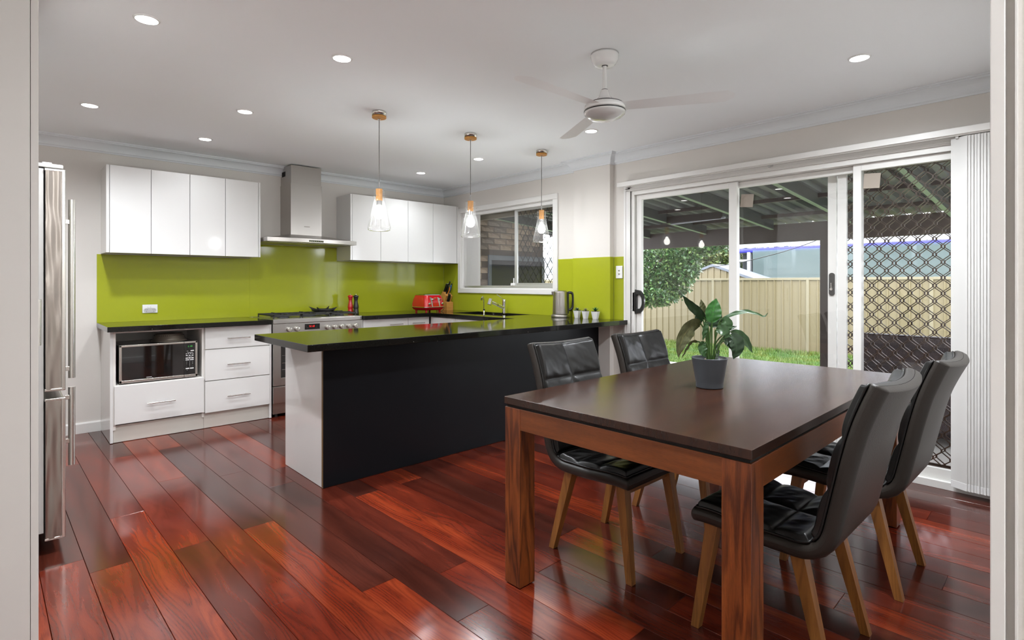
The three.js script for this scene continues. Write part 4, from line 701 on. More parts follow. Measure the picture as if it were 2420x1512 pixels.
// ---------- chairs ----------
const chairProto = (() => {
  const t = thing('dining_chair', 'chair', 'chair', [0, 0, 0], 0, 'dining chairs around the table');
  // inner line of the seat and back in (z, y), front edge to top
  const raw = []; const P = (z, y) => raw.push([z, y]);
  P(0.222, 0.436); P(0.17, 0.439); P(0.09, 0.435); P(0.0, 0.429); P(-0.09, 0.428);
  for (let i = 0; i <= 8; i++) { const a = i / 8 * 1.35; P(-0.125 - 0.075 * Math.sin(a), 0.503 - 0.075 * Math.cos(a)); }
  P(-0.228, 0.62); P(-0.25, 0.72); P(-0.276, 0.82); P(-0.303, 0.895); P(-0.326, 0.95);
  const curve = new THREE.CatmullRomCurve3(raw.map(([z, y]) => V(0, y, z)), false, 'centripetal'), LEN = curve.getLength();
  const at2 = (s) => { const u = clamp(s, 0, 1), p = curve.getPointAt(u), d = curve.getTangentAt(u); return { z: p.z, y: p.y, nz: d.y, ny: -d.z, tz: d.z, ty: d.y }; };   // n points to the sitter
  const HW = 0.2275, sB = (0.222 + 0.14) / LEN;
  const bow = (s, x) => { const b = clamp((s - 0.5) / 0.5); return -0.03 * b * (1 - (x / HW) ** 2) + 0.006 * b; };
  const place = (s, x, h) => { const a = at2(s), k = h + bow(s, x); return [x, a.y + a.ny * k * 1 + 0, a.z + a.nz * k]; };
  // shell: rounded slab following the line
  const loop = []; { const hw = HW, hh = 0.0245, r = 0.02; for (const [sx, sy, a0] of [[1, 1, 0], [-1, 1, 1.5708], [-1, -1, 3.1416], [1, -1, 4.7124]]) for (let i = 0; i <= 4; i++) { const a = a0 + i / 4 * 1.5708; loop.push([sx * (hw - r) + r * Math.cos(a), sy * (hh - r) + r * Math.sin(a) - hh]); } }
  const full = []; for (let i = 0; i < loop.length; i++) { const [x0, h0] = loop[i], [x1, h1] = loop[(i + 1) % loop.length], n = Math.abs(x1 - x0) > 0.1 ? 10 : 1; for (let k = 0; k < n; k++) full.push([mix(x0, x1, k / n), mix(h0, h1, k / n)]); }
  const NS = 44, rings = []; 
  for (let i = 0; i <= NS + 6; i++) {
    let s, k = 1, off = 0; if (i < 3) { s = 0; k = [0.02, 0.72, 0.94][i]; off = -[0, 0.0, 0.006][i] - (i ? 0 : 0); off = [0.008, 0.006, 0.002][i]; } else if (i > NS + 3) { s = 1; k = [0.94, 0.72, 0.02][i - NS - 4]; off = -[0.002, 0.006, 0.008][i - NS - 4]; } else s = (i - 3) / NS;
    rings.push(full.map(([x, h]) => { const e = 0.0245 * (1 - k), hh = (h + 0.0245) * k - 0.0245, xx = x * (k < 0.1 ? 0.96 : 1 - (1 - k) * 0.02), p = place(s, xx, hh), a = at2(s); return [p[0], p[1] - a.ty * off, p[2] - a.tz * off]; }));
  }
  const n = full.length;
  obj('seat_shell', [grid(rings.length - 1, n, (i, j) => rings[i][j % n])], M.leatherBack, t);
  // quilted pads
  const pad = (s0, s1, name, seams) => {
    const NU = 84, NV = 64, w = HW - 0.012, len = (s1 - s0) * LEN;
    const rows = []; for (let i = 0; i <= NU; i++) rows.push(i / NU); 
    const g = grid(NU, NV, (i, j) => {
      const u = i / NU, s = mix(s0, s1, u), x = (1 - j / NV * 2) * w, l = u * len, e = Math.min(l, len - l, w - Math.abs(x));
      let d = Math.abs(x); for (const q of seams) d = Math.min(d, Math.abs(l - q * len));
      const edge = Math.sqrt(clamp(1 - (1 - clamp(e / 0.018)) ** 2)), puff = 1 - Math.exp(-d / 0.022), cell = noise(x * 4 + s0 * 40, l * 4);
      const wr = (0.0024 * noise(x * 9 + l * 14 + s0 * 30, x * 4 - l * 3.4) + 0.0007 * noise(x * 26 + l * 20, l * 9 - x * 12)) * puff * clamp(e / 0.05);
      const h = 0.0015 + edge * (0.014 + 0.013 * puff + 0.003 * cell) + wr;
      return place(s, x, h);
    });
    const p = obj(name, [g], M.leather, t), ring = [];
    for (let i = 0; i <= 20; i++) ring.push(V(...place(mix(s0, s1, i / 20), w, 0.004))); for (let i = 1; i < 10; i++) ring.push(V(...place(s1, w - i * w / 5, 0.004))); for (let i = 20; i >= 0; i--) ring.push(V(...place(mix(s0, s1, i / 20), -w, 0.004))); for (let i = 1; i < 10; i++) ring.push(V(...place(s0, -w + i * w / 5, 0.004)));
    obj('piping', [new THREE.TubeGeometry(new THREE.CatmullRomCurve3(ring, true), 160, 0.0045, 6, true)], M.leather, p);
  };
  const total = LEN;
  pad(0.012, sB + 0.03, 'seat_cushion', [0.36, 0.70]);
  pad(sB + 0.045, 0.992, 'back_cushion', [0.33, 0.66]);
  // legs
  const leg = (tx, tz, bx, bz, a, b) => { const y = 0.392; return hexa([[bx - b, 0.001, bz - b], [bx + b, 0.001, bz - b], [bx + b, 0.001, bz + b], [bx - b, 0.001, bz + b], [tx - a, y, tz - a], [tx + a, y, tz - a], [tx + a, y, tz + a], [tx - a, y, tz + a]]); };
  for (const sx of [-1, 1]) { obj('leg', [leg(sx * 0.172, 0.165, sx * 0.197, 0.222, 0.022, 0.0145)], M.oak, t); obj('leg', [leg(sx * 0.172, -0.115, sx * 0.197, -0.212, 0.022, 0.0145)], M.oak, t); }
  for (const [z] of [[0.165], [-0.115]]) obj('cross_rail', [B(-0.155, 0.155, 0.345, 0.386, z - 0.012, z + 0.012, 0.002, 0)], M.oak, t);
  obj('seat_frame', [B(-0.18, 0.18, 0.382, 0.395, -0.135, 0.185, 0.003)], M.dark, t);
  return t;
})();
chairProto.position.set(2.09, 0, -1.53); chairProto.userData.label = 'black leather dining chair tucked in on the far side, against the black peninsula panel';
dup(chairProto, [2.785, 0, -1.545], 0, 'black leather dining chair on the table\'s far side in front of the sliding door');
dup(chairProto, [2.035, 0, -0.765], Math.PI, 'black leather dining chair on the near side showing its scuffed back, left one');
dup(chairProto, [2.765, 0, -0.735], Math.PI, 'black leather dining chair on the near side beside the screen door, right one');
// ---------- peace lily ----------
{
  const pc = V(2.328, 0.772, -1.187), Rv = V(Math.sin(YAW), 0, Math.cos(YAW)), Dv = V(Math.cos(YAW), 0, -Math.sin(YAW));
  const t = thing('peace_lily', 'leafy green peace lily in a slate grey pot on the dining table', 'plant', [pc.x, pc.y, pc.z]);
  const slate = phy({ color: new THREE.Color(0.052, 0.057, 0.064), roughness: 0.38 });
  obj('pot', [lathe([[0, 0.001], [0.056, 0.001], [0.0585, 0.004], [0.0585, 0.026], [0.060, 0.028], [0.0765, 0.13], [0.077, 0.134], [0.0755, 0.136], [0.0735, 0.133], [0.068, 0.10], [0, 0.10]], 56)], slate, t);
  obj('soil', [cyl(0.0705, 0.0705, 0.004, 32).translate(0, 0.113, 0)], std({ color: 0x2b2119, roughness: 1 }), t);
  obj('pebble', [...Array(14)].map(() => { const a = rr(0, 6.28), r = rr(0.02, 0.062), g = new THREE.IcosahedronGeometry(rr(0.004, 0.007), 1); return g.translate(r * Math.cos(a), 0.118, r * Math.sin(a)); }), std({ color: 0x9c8466, roughness: 0.8 }), t);
  const gtex = (a, b) => tex(128, 512, (u, v) => { const q = Math.abs(u - 0.5) * 2, rib = Math.exp(-q * 26), veins = 0.5 + 0.5 * Math.sin((v * 34 - q * 5.5) * 6.283); let c = mix3(a, b, 0.22 * veins * (1 - rib)); c = mix3(c, [c[0] * 1.5 + 14, c[1] * 1.25 + 16, c[2] * 1.4 + 8], rib * 0.55); const k = 1 + 0.15 * noise(u * 6, v * 9); return [c[0] * k, c[1] * k, c[2] * k]; });
  const mk = (a, b, tr) => phy({ map: gtex(a, b), roughness: 0.45, transmission: tr, thickness: 0, side: THREE.DoubleSide, clearcoat: 0.2 });
  const bright = mk([34, 104, 18], [26, 84, 14], 0.45), mid = mk([34, 72, 24], [24, 56, 18], 0.25), deep = mk([24, 52, 22], [18, 42, 16], 0.2), dull = mk([82, 84, 52], [98, 98, 66], 0.2), stemM = std({ color: new THREE.Color(0.045, 0.10, 0.018), roughness: 0.5 });
  const S = 524, pt = (px, py, dz = 0) => V(0, 0, 0).addScaledVector(Rv, (px - 1679) / S).addScaledVector(Dv, dz).add(V(0, (912 - py) / S, 0));
  // leaf: midline points, half width, which way its face looks (roll: 0 = to the viewer, 1 = edge on), material, stem foot
  const leaf = (pts, hw, roll, m, foot, fold = 0.25) => {
    const c = new THREE.CatmullRomCurve3(pts.map((p) => pt(...p))), N = 22, K = 8;
    const g = grid(N, K, (i, j) => {
      const s = i / N, p = c.getPointAt(s), T = c.getTangentAt(s), q = j / K * 2 - 1;
      let w = V(0, 0, 0).crossVectors(T, Dv).normalize(); const nn = V(0, 0, 0).crossVectors(w, T).normalize();
      const wd = w.clone().multiplyScalar(Math.cos(roll)).addScaledVector(nn, Math.sin(roll)), up = V(0, 0, 0).crossVectors(wd, T).normalize();
      const ww = hw * 1.2 * Math.pow(Math.sin(Math.PI * Math.pow(s, 0.78)), 0.85) * (s > 0.9 ? 0.9 : 1) + 0.0006;
      const o = p.addScaledVector(wd, q * ww).addScaledVector(up, -Math.abs(q) * ww * fold + 0.0016 * Math.sin(s * 26 + q * 3) * Math.abs(q));
      return [o.x, o.y, o.z];
    });
    const uv = g.attributes.uv; for (let i = 0; i < uv.count; i++) uv.setXY(i, uv.getY(i), uv.getX(i));
    const l = obj('leaf', [g], m, t), a = pt(...pts[0]), f = pt(...foot), b = f.clone().lerp(a, 0.55).add(V(0, 0.012, 0)).addScaledVector(Rv, (f.dot(Rv) - a.dot(Rv)) * 0.25);
    obj('stem', [tube([f, b, a, pt(...pts[0]).lerp(pt(...pts[1]), 0.3)], 0.0032, 18, 7)], stemM, l);
  };
  leaf([[1670, 752, 0], [1655, 735, 0], [1637, 717, 0.01], [1618, 695, 0.015]], 0.019, 0.7, deep, [1678, 848, 0]);
  leaf([[1681, 760, -0.02], [1682, 742, -0.02], [1687, 722, -0.015], [1693, 702, -0.01]], 0.029, 0.1, bright, [1682, 848, -0.01], 0.3);
  leaf([[1672, 740, 0.03], [1669, 726, 0.03], [1664, 705, 0.03]], 0.011, 0.3, dull, [1680, 848, 0.02]);
  leaf([[1688, 772, 0.03], [1696, 752, 0.035], [1703, 736, 0.04], [1703, 727, 0.045]], 0.032, 0.2, deep, [1684, 848, 0.02], 0.15);
  leaf([[1706, 757, -0.01], [1713, 758, -0.02], [1712, 770, -0.025], [1707, 783, -0.025]], 0.026, 0.3, mid, [1688, 848, 0], 0.2);
  leaf([[1706, 752, 0], [1728, 741, -0.01], [1757, 733, -0.02], [1783, 737, -0.02], [1803, 744, -0.02], [1813, 735, -0.02]], 0.009, 0.75, mid, [1690, 848, 0]);
  leaf([[1657, 762, -0.01], [1636, 764, -0.03], [1612, 784, -0.05], [1600, 808, -0.06], [1596, 838, -0.06]], 0.036, 0.45, dull, [1676, 848, -0.01], 0.15);
  leaf([[1650, 803, -0.02], [1632, 802, -0.03], [1617, 819, -0.04], [1606, 842, -0.04]], 0.010, 0.8, dull, [1672, 848, -0.01]);
  leaf([[1663, 803, -0.03], [1655, 812, -0.035], [1656, 826, -0.04], [1662, 838, -0.04]], 0.018, 0.2, mid, [1674, 848, -0.02]);
  leaf([[1684, 774, -0.05], [1695, 774, -0.06], [1703, 782, -0.065], [1701, 797, -0.065]], 0.021, 0.35, mid, [1686, 848, -0.02]);
  leaf([[1722, 786, -0.02], [1732, 798, -0.03], [1735, 818, -0.035], [1728, 843, -0.035]], 0.030, 0.2, deep, [1693, 848, -0.01], 0.2);
  leaf([[1730, 781, 0.01], [1746, 786, 0.01], [1763, 800, 0.01], [1774, 815, 0.01], [1783, 831, 0.01]], 0.019, 0.35, mid, [1694, 848, 0.01]);
  leaf([[1720, 784, 0.02], [1732, 776, 0.03], [1752, 769, 0.04]], 0.008, 0.6, deep, [1690, 848, 0.02]);
  leaf([[1706, 801, -0.03], [1716, 803, -0.035], [1723, 820, -0.04]], 0.017, 0.2, deep, [1690, 848, -0.02]);
  leaf([[1669, 753, -0.02], [1663, 768, -0.03], [1659, 784, -0.035], [1657, 801, -0.035]], 0.012, 0.4, mid, [1677, 848, -0.02]);
  leaf([[1738, 790, 0.03], [1748, 806, 0.03], [1746, 822, 0.03], [1741, 836, 0.03]], 0.013, 0.5, deep, [1692, 848, 0.03]);
  leaf([[1668, 735, 0.05], [1664, 745, 0.05], [1661, 758, 0.05], [1664, 772, 0.05]], 0.02, 0.3, deep, [1680, 848, 0.03]);
  leaf([[1702, 812, 0.02], [1690, 834, -0.03], [1682, 846, -0.05]], 0.012, 0.5, deep, [1688, 848, 0]);
}
// ---------- outside ----------
{
  const fenceM = std({ color: new THREE.Color(0.165, 0.135, 0.070), roughness: 0.5 }), railM = std({ color: new THREE.Color(0.195, 0.17, 0.105), roughness: 0.45 });
  const conc = std({ color: new THREE.Color(0.5, 0.48, 0.45), roughness: 0.9 }), brown = std({ color: new THREE.Color(0.035, 0.024, 0.018), roughness: 0.55 }), rafterM = std({ color: new THREE.Color(0.018, 0.021, 0.017), roughness: 0.7 }), rafterEdge = std({ color: new THREE.Color(0.15, 0.21, 0.12), roughness: 0.6 });
  const zinc = std({ color: new THREE.Color(0.10, 0.107, 0.103), roughness: 0.5, metalness: 0.35 });
  const blueG = std({ color: new THREE.Color(0.035, 0.035, 0.42), roughness: 0.75 }), whiteP = std({ color: new THREE.Color(0.30, 0.31, 0.33), roughness: 0.6 });
  struct('patio_floor', [B(4.27, 8.5, -0.3, -0.12, -7, 2.5, 0)], conc, 'grey concrete patio slab outside the sliding door');  // unseen slab, its colour raised to bounce daylight up into the room
  struct('ground', [B(8.5, 40, -0.6, -0.42, -40, 20, 0)], std({ color: new THREE.Color(0.10, 0.13, 0.03), roughness: 1 }), 'yard soil under the lawn');
  { // lawn
    const b = new THREE.BufferGeometry(), p = [], w = 0.006, h = 0.07;
    for (const a of [0, 1.1, 2.2]) { const c = Math.cos(a), s = Math.sin(a), o = 0.014; p.push(-w * c + o * s, 0, -w * s - o * c, w * c + o * s, 0, w * s - o * c, 0.02 * s + o * s, h * (0.7 + 0.3 * Math.cos(a * 3)), 0.02 * c - o * c); }
    b.setAttribute('position', new THREE.Float32BufferAttribute(p, 3)); b.computeVertexNormals();
    const n = 42000, m = new THREE.InstancedMesh(b, phy({ color: 0xffffff, roughness: 0.6, side: THREE.DoubleSide, transmission: 0.3, thickness: 0 }), n), M4 = new THREE.Matrix4(), q = new THREE.Quaternion(), c = new THREE.Color();
    for (let i = 0; i < n; i++) { const x = 8.6 + 4.95 * Math.pow(rnd(), 0.7), z = rr(-11.5, -1.0); q.setFromAxisAngle(V(0, 1, 0), rr(0, 6.28)); const k = rr(0.7, 1.5); M4.compose(V(x, -0.42, z), q, V(k * 1.6, k * (x > 13.3 ? 1.5 : 0.9), k * 1.6)); m.setMatrixAt(i, M4); const d = 0.5 + 0.5 * noise(x * 1.3, z * 1.3); c.setRGB(mix(0.075, 0.16, d) * rr(0.8, 1.2), mix(0.18, 0.22, d) * rr(0.85, 1.15), 0.022); m.setColorAt(i, c); }
    m.name = numbered('lawn'); m.castShadow = m.receiveShadow = true; scene.add(m); tag(m, 'bright green mown lawn in front of the beige metal fence', 'lawn'); m.userData.kind = 'stuff';
  }
  { // fence: ribbed steel sheets in frames
    const t = thing('fence', 'beige ribbed steel fence behind the lawn', 'fence', [0, 0, 0]);
    const P = 0.19, sheet = (n) => { const pr = []; for (let i = 0; i < n; i++) { const z = i * P; pr.push([z, 0], [z + 0.012, 0.028], [z + 0.032, 0.028], [z + 0.044, 0]); } pr.push([n * P, 0]); return grid(pr.length - 1, 1, (i, j) => [-pr[i][1], j * 1.72, pr[i][0]]).toNonIndexed(); };
    const sg = sheet(4); sg.computeVertexNormals();
    const X = 13.5;
    for (let k = 0; k < 22; k++) { const z = -15.9 + k * 0.76, s = obj('sheet', sg, fenceM, t); s.position.set(X, -0.36, z); }
    for (let z = -15.9; z < 1.5; z += 2.28) { obj('post', [B(X - 0.03, X + 0.03, -0.42, 1.37, z - 0.03, z + 0.03, 0.003)], railM, t); obj('top_rail', [B(X - 0.035, X + 0.02, 1.32, 1.375, z + 0.03, z + 2.25, 0.003)], railM, t); obj('bottom_rail', [B(X - 0.035, X + 0.02, -0.40, -0.345, z + 0.03, z + 2.25, 0.003)], railM, t); }
  }
  { // shed
    const t = thing('garden_shed', 'beige metal garden shed gable behind the fence', 'shed', [0, 0, 0]);
    const zc = -7.54, hw = 1.35, ya = 1.73, ye = 1.28, X = 15;
    for (let i = 0; i < 14; i++) { const a = zc - hw + i * hw * 2 / 14, b = a + hw * 2 / 14 - 0.004, top = (z) => mix(ya, ye, Math.abs(z - zc) / hw); obj('wall_sheet', [hexa([[X, -0.42, a], [X + 0.03, -0.42, a], [X + 0.03, -0.42, b], [X, -0.42, b], [X, top(a), a], [X + 0.03, top(a), a], [X + 0.03, top(b), b], [X, top(b), b]]), B(X - 0.03, X, -0.42, Math.min(top(a), top(a + 0.03)), a, a + 0.03, 0.004)], fenceM, t); }
    for (const s of [-1, 1]) obj('roof', [hexa([[X - 0.06, ya, zc], [X + 1.2, ya, zc], [X + 1.2, ye - 0.05, zc + s * (hw + 0.1)], [X - 0.06, ye - 0.05, zc + s * (hw + 0.1)], [X - 0.06, ya + 0.07, zc], [X + 1.2, ya + 0.07, zc], [X + 1.2, ye + 0.02, zc + s * (hw + 0.1)], [X - 0.06, ye + 0.02, zc + s * (hw + 0.1)]])], std({ color: new THREE.Color(0.11, 0.125, 0.15), roughness: 0.7, side: THREE.DoubleSide }), t);
  }
  { // neighbouring house with shade cloth
    const t = thing('neighbour_house', 'pale neighbouring house with blue gutter and grey tiled roof beyond the fence', 'house', [0, 0, 0]);
    obj('wall', [...Array(14)].map((_, i) => hexa([[17.2, -0.4 + i * 0.19, -7.0], [17.4, -0.4 + i * 0.19, -7.0], [17.4, -0.4 + i * 0.19, 2], [17.2, -0.4 + i * 0.19, 2], [17.225, -0.21 + i * 0.19, -7.0], [17.4, -0.21 + i * 0.19, -7.0], [17.4, -0.21 + i * 0.19, 2], [17.225, -0.21 + i * 0.19, 2]])), whiteP, t);
    obj('gutter', [rod(V(16.75, 2.25, -7.75), V(16.75, 2.25, 2), 0.07, 14)], blueG, t);
    obj('eave', [B(16.8, 17.4, 2.19, 2.23, -7.7, 2, 0)], whiteP, t);
    for (const z of [-7.6, -7.25, -5.95, -4.5, -3.1]) obj('porch_post', [B(16.7, 16.8, -0.4, 2.26, z - 0.05, z + 0.05, 0.004)], whiteP, t);
    obj('porch_shade_panel', [B(17.3, 17.4, -0.4, 2.2, -7.7, -7.0, 0)], std({ color: 0x23262b, roughness: 0.8 }), t);  // dark panel standing in for the shade inside the porch
    obj('porch_rail', [B(16.72, 16.78, 1.92, 1.98, -7.6, -7.25), B(16.72, 16.78, 1.50, 1.55, -7.6, -7.25)], whiteP, t);
    const tile = std({ color: new THREE.Color(0.13, 0.14, 0.155), roughness: 0.6 });
    for (let c = 0; c < 7; c++) obj('tile_course', [grid(150, 2, (i, j) => { const z = -7.8 + i * 0.067; return [16.72 + c * 0.32 + j * 0.17, 2.31 + c * 0.10 + j * 0.05 + (j === 0 ? 0.0 : 0.02) + 0.026 * Math.abs(Math.sin(i * 0.7)), z]; })], Object.assign(tile, { side: THREE.DoubleSide }), t);
    const cl = thing('shade_cloth', 'sheer teal shade cloth stretched below the blue gutter', 'shade cloth', [0, 0, 0]);
    obj('cloth', [grid(40, 6, (i, j) => [16.6 + 0.02 * noise(i * 0.4, j), mix(1.36, 2.24, j / 6), -7.08 + i * 0.225])], phy({ color: new THREE.Color(0.13, 0.185, 0.18), roughness: 0.9, transmission: 0.4, thickness: 0, transparent: true, opacity: 0.72, side: THREE.DoubleSide }), cl);
    const h2 = thing('neighbour_wall', 'pale blockwork wall of a distant building seen at the kitchen window\'s right edge', 'wall', [0, 0, 0]);
    for (let r = 0; r < 12; r++) obj('course', [...Array(12)].map((_, i) => B(16.5, 16.8, -0.3 + r * 0.22, -0.3 + r * 0.22 + 0.2, -20 + i * 0.5 + (r % 2) * 0.25, -20 + i * 0.5 + (r % 2) * 0.25 + 0.47, 0.01)), whiteP, h2);
    tag(obj('power_cable', [tube([V(9, 1.52, -4.6), V(9, 1.585, -4.08), V(9, 1.65, -3.75), V(9, 1.757, -3.303), V(8.9, 1.90, -2.82), V(8.3, 1.99, -2.55)], 0.0065, 40, 6)], M.black), 'thin black cable sagging from the patio beam towards the left', 'cable');
  }
  { // patio roof
    const t = thing('patio_roof', 'corrugated metal patio roof on dark rafters outside the sliding door', 'patio roof', [0, 0, 0]);
    const yb = (x) => 2.02 + (8.2 - x) * 0.08;
    obj('beam', [B(8.16, 8.25, 1.835, 2.09, -7.2, 2.4, 0.003)], brown, t);
    for (const z of [-2.515, -6.6, 1.6]) obj('post', [B(8.15, 8.25, -0.3, 1.84, z - 0.05, z + 0.05, 0.003)], brown, t);
    for (let k = 0; k < 8; k++) {
      const z = -6.29 + k * 1.03, h = (x) => yb(x);
      obj('rafter', [hexa([[4.42, h(4.42), z - 0.022], [8.16, h(8.16), z - 0.022], [8.16, h(8.16), z + 0.022], [4.42, h(4.42), z + 0.022], [4.42, h(4.42) + 0.13, z - 0.022], [8.16, h(8.16) + 0.13, z - 0.022], [8.16, h(8.16) + 0.13, z + 0.022], [4.42, h(4.42) + 0.13, z + 0.022]]), ], rafterM, t);
      obj('rafter_strip', [hexa([[4.42, h(4.42) - 0.004, z - 0.023], [8.16, h(8.16) - 0.004, z - 0.023], [8.16, h(8.16) - 0.004, z + 0.023], [4.42, h(4.42) - 0.004, z + 0.023], [4.42, h(4.42) + 0.002, z - 0.023], [8.16, h(8.16) + 0.002, z - 0.023], [8.16, h(8.16) + 0.002, z + 0.023], [4.42, h(4.42) + 0.002, z + 0.023]])], rafterEdge, t);
    }
    for (const x of [4.9, 5.82, 6.78, 7.75]) obj('purlin', [B(x - 0.02, x + 0.02, yb(x) + 0.085, yb(x) + 0.13, -7.2, 2.4, 0)], brown, t);
    obj('ledger', [B(4.38, 4.44, 2.035, 2.50, -6.28, 2.4, 0.002)], std({ color: new THREE.Color(0.16, 0.13, 0.085), roughness: 0.6 }), t);
    const pr = []; for (let i = 0; i < 4; i++) { const z = i * 0.19; pr.push([z, 0], [z + 0.06, 0], [z + 0.075, 0.055], [z + 0.17, 0.055]); } pr.push([0.76, 0]);
    const sg = grid(pr.length - 1, 8, (i, j) => { const x = mix(4.27, 8.75, j / 8); return [x, yb(x) + 0.132 + pr[i][1], pr[i][0]]; }).toNonIndexed(); sg.computeVertexNormals();
    zinc.side = THREE.DoubleSide;
    for (let k = 0; k < 13; k++) { const s = obj('roof_sheet', sg, zinc, t); s.position.z = -7.3 + k * 0.76; }
    const l = thing('batten_light', 'slim white batten light hanging under the patio roof', 'light fitting', [0, 0, 0]);
    obj('tube', [rod(V(7.0, 2.09, -4.15), V(7.0, 2.115, -3.35), 0.014, 10)], whiteP, l); obj('housing', [B(6.98, 7.03, 2.105, 2.20, -4.28, -3.4, 0.003)], brown, l);
  }
  { // brick wing with dark window
    const mort = std({ color: 0x4a4038, roughness: 1 }), z = -6.3;
    const w = struct('wall_exterior', [B(4.27, 6.62, -0.3, 2.5, z - 0.2, z - 0.018, 0)], mort, 'brown rock-faced brick wall outside the kitchen window');
    const bm = [[0.22, 0.165, 0.12], [0.18, 0.135, 0.10], [0.25, 0.19, 0.135], [0.15, 0.12, 0.095]].map((c) => std({ color: new THREE.Color(...c), roughness: 0.95 }));
    const bg = [0, 1, 2].map((v) => { const g = grid(6, 3, (i, j) => { const e = i === 0 || i === 6 || j === 0 || j === 3; return [-0.12 + i * 0.04, -0.0405 + j * 0.027, e ? 0 : 0.012 + 0.009 * noise(i * 1.3 + v * 9, j * 1.7)]; }); const n = g.toNonIndexed(); n.computeVertexNormals(); return n; });
    for (let r = 0; r < 30; r++) for (let i = 0; i < 10; i++) { const x = 4.4 + i * 0.25 + (r % 2) * 0.125, y = -0.1 + r * 0.0905; if (x > 6.52 || (x > 5.3 && y < 1.73) || (x < 4.9 || y < 0.9)) continue; const b = obj('brick', bg[Math.floor(rnd() * 3)], bm[Math.floor(rnd() * 4)], w); b.position.set(x, y, z - 0.016); }
    const n = struct('window_2', null, null, 'dark window in the exterior brick wall');
    obj('window_frame', [B(5.40, 6.6, 1.60, 1.675, z - 0.02, z + 0.015), B(5.40, 5.45, 0.5, 1.60, z - 0.02, z + 0.015), B(6.56, 6.62, 0.5, 1.60, z - 0.02, z + 0.015), B(5.45, 6.56, 0.5, 0.56, z - 0.02, z + 0.015)], std({ color: new THREE.Color(0.05, 0.06, 0.07), roughness: 0.5 }), n);
    obj('pane', [B(5.44, 6.57, 0.55, 1.61, z - 0.015, z - 0.008, 0)], phy({ color: new THREE.Color(0.008, 0.008, 0.009), roughness: 0.35, specularIntensity: 0.25 }), n);
  }
  { // dark outdoor lounge behind the screen door
    const weave = tex(128, 128, (u, v) => { const a = Math.abs(Math.sin(u * 50.27)), b = Math.abs(Math.sin(v * 50.27)), k = a > b ? a : b; return grey(0.15 + 0.5 * k * k); }, { srgb: false, rx: 6, ry: 6 });
    const wick = std({ color: new THREE.Color(0.026, 0.018, 0.019), roughness: 0.45, bumpMap: weave, bumpScale: 0.003 }), cush = std({ color: 0x2c2d31, roughness: 0.9 });
    const t = thing('outdoor_sofa', 'dark brown woven outdoor sofa seen through the security screen', 'sofa', [0, 0, 0]);
    obj('backrest', [B(5.55, 5.68, 0.02, 0.80, -1.45, 0.5, 0.02)], wick, t); obj('seat_base', [B(5.68, 6.35, -0.05, 0.22, -1.45, 0.5, 0.02)], wick, t);
    obj('armrest', [B(5.68, 6.35, 0.22, 0.5, -1.45, -1.32, 0.02)], wick, t); obj('armrest', [B(5.68, 6.35, 0.22, 0.5, 0.37, 0.5, 0.02)], wick, t);
    obj('seat_cushion', [B(5.69, 6.33, 0.22, 0.36, -1.31, 0.36, 0.04)], cush, t);
    for (const x of [5.6, 6.28]) for (const z of [-1.37, 0.42]) obj('leg', [cyl(0.022, 0.018, 0.16, 12).translate(x, -0.04, z)], M.black, t);
  }
  // ---- trees ----
  const leafG = (() => { const p = [0, 0, 0, 0.5, 0.06, 0.34, 1, -0.05, 0, 0.5, 0.06, -0.34, 0.5, -0.03, 0], ix = [0, 4, 1, 4, 2, 1, 0, 3, 4, 4, 3, 2], g = new THREE.BufferGeometry(); g.setAttribute('position', new THREE.Float32BufferAttribute(p, 3)); g.setIndex(ix); g.computeVertexNormals(); return g; })();
  const foliage = (t, n, size, blobs, cols) => {
    const m = new THREE.InstancedMesh(leafG, phy({ color: 0xffffff, roughness: 0.32, side: THREE.DoubleSide, transmission: 0.35, thickness: 0 }), n), M4 = new THREE.Matrix4(), q = new THREE.Quaternion(), c = new THREE.Color(), e = new THREE.Euler();
    for (let i = 0; i < n; i++) {
      const b = blobs[Math.floor(rnd() * blobs.length)], a = rr(0, 6.2832), h = rr(-1, 1), r = Math.pow(rnd(), 0.28) * (1 + 0.16 * noise(a * 2, h * 3)), k = Math.sqrt(1 - h * h);
      e.set(rr(-1.2, 1.2), rr(0, 6.28), rr(-1.1, 0.7)); q.setFromEuler(e); const s = size * rr(0.6, 1.4);
      M4.compose(V(b[0] + b[3] * k * Math.cos(a) * r, b[1] + b[4] * h * r, b[2] + b[5] * k * Math.sin(a) * r), q, V(s, s, s)); m.setMatrixAt(i, M4);
      const d = cols[Math.floor(rnd() * cols.length)], w = rr(0.75, 1.25); c.setRGB(d[0] * w, d[1] * w, d[2] * w); m.setColorAt(i, c);
    }
    m.name = numbered('foliage'); m.castShadow = m.receiveShadow = true; m.userData.kind = 'stuff'; t.add(m);
  };
  const bark = std({ color: 0x4a3d30, roughness: 0.95 });
  const t1 = thing('tree', 'glossy dark green leafy tree hanging over the fence at the left of the door', 'tree', [0, 0, 0]);
  obj('trunk', [rod(V(11.6, -0.42, -7.9), V(11.5, 1.3, -7.6), 0.09, 12, 0.06)], bark, t1);
  obj('branch', [rod(V(11.5, 1.25, -7.6), V(11.2, 1.9, -6.8), 0.045, 8, 0.02), rod(V(11.5, 1.2, -7.6), V(11.7, 2.5, -8.0), 0.05, 8, 0.02)], bark, t1);
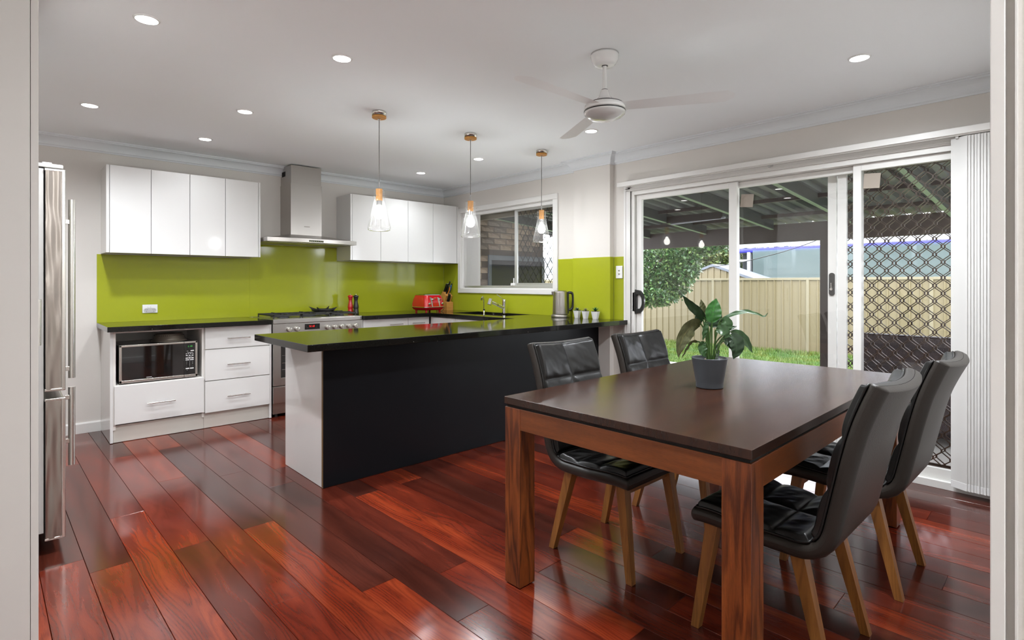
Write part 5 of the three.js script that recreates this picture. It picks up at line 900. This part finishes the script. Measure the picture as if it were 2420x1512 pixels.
  foliage(t1, 24000, 0.075, [[11.3, 1.75, -7.1, 0.75, 0.7, 0.8], [11.4, 1.30, -6.75, 0.5, 0.42, 0.5], [11.3, 1.2, -7.35, 0.6, 0.42, 0.6], [11.5, 2.2, -7.6, 0.8, 0.5, 1.0], [11.2, 2.05, -6.3, 0.5, 0.35, 0.55], [11.3, 2.15, -5.75, 0.4, 0.25, 0.5], [11.2, 1.5, -7.6, 0.7, 0.6, 0.7], [11.1, 1.0, -7.0, 0.5, 0.3, 0.55], [11.2, 1.6, -6.35, 0.4, 0.35, 0.4]], [[0.05, 0.13, 0.035], [0.08, 0.18, 0.045], [0.03, 0.085, 0.03], [0.16, 0.25, 0.07], [0.13, 0.22, 0.09]]);
  const t2 = thing('tree', 'yellow-green leafy tree behind the garden shed', 'tree', [0, 0, 0]);
  obj('trunk', [rod(V(19.6, -0.42, -10), V(19.5, 2.5, -10), 0.16, 12, 0.1)], bark, t2);
  foliage(t2, 14000, 0.14, [[19, 2.6, -11, 1, 0.9, 1.6], [19.3, 2.3, -9.3, 0.9, 0.8, 1.3], [19.5, 3.4, -10, 1.3, 1, 2], [19, 2.1, -8.6, 0.7, 0.5, 0.9], [19.2, 1.5, -8.1, 0.5, 0.9, 0.9], [19, 1.6, -12, 1, 1.2, 1.6], [19.3, 1.7, -9.8, 0.8, 0.9, 1.2]], [[0.09, 0.15, 0.03], [0.15, 0.20, 0.05], [0.06, 0.11, 0.03], [0.20, 0.21, 0.07]]);
  const t3 = thing('tree', 'greyish gum tree showing above the neighbour\'s roof', 'tree', [0, 0, 0]);
  obj('trunk', [rod(V(26, -0.42, -10), V(26, 4, -10), 0.2, 12, 0.1)], bark, t3);
  foliage(t3, 6000, 0.2, [[26, 3.6, -11, 1.2, 1.2, 2.6], [26, 4.4, -8, 1.2, 1.2, 2.6], [26, 4.2, -3, 1.4, 1.4, 4]], [[0.14, 0.16, 0.09], [0.20, 0.21, 0.12], [0.09, 0.12, 0.06]]);
  const pl = std({ color: new THREE.Color(0.36, 0.31, 0.26), roughness: 0.7 });
  tag(obj('glass_sticker', [new THREE.BoxGeometry(0.002, 0.1, 0.098).rotateX(0.1).translate(4.213, 1.882, -1.842)], pl), 'pale square sticker on the middle door glass', 'sticker');
  tag(obj('glass_sticker', [new THREE.BoxGeometry(0.002, 0.098, 0.094).rotateX(0.08).translate(4.184, 1.917, -1.004)], pl), 'pale square sticker on the glass in front of the diamond grille', 'sticker');
}
renderer.render(scene, camera);
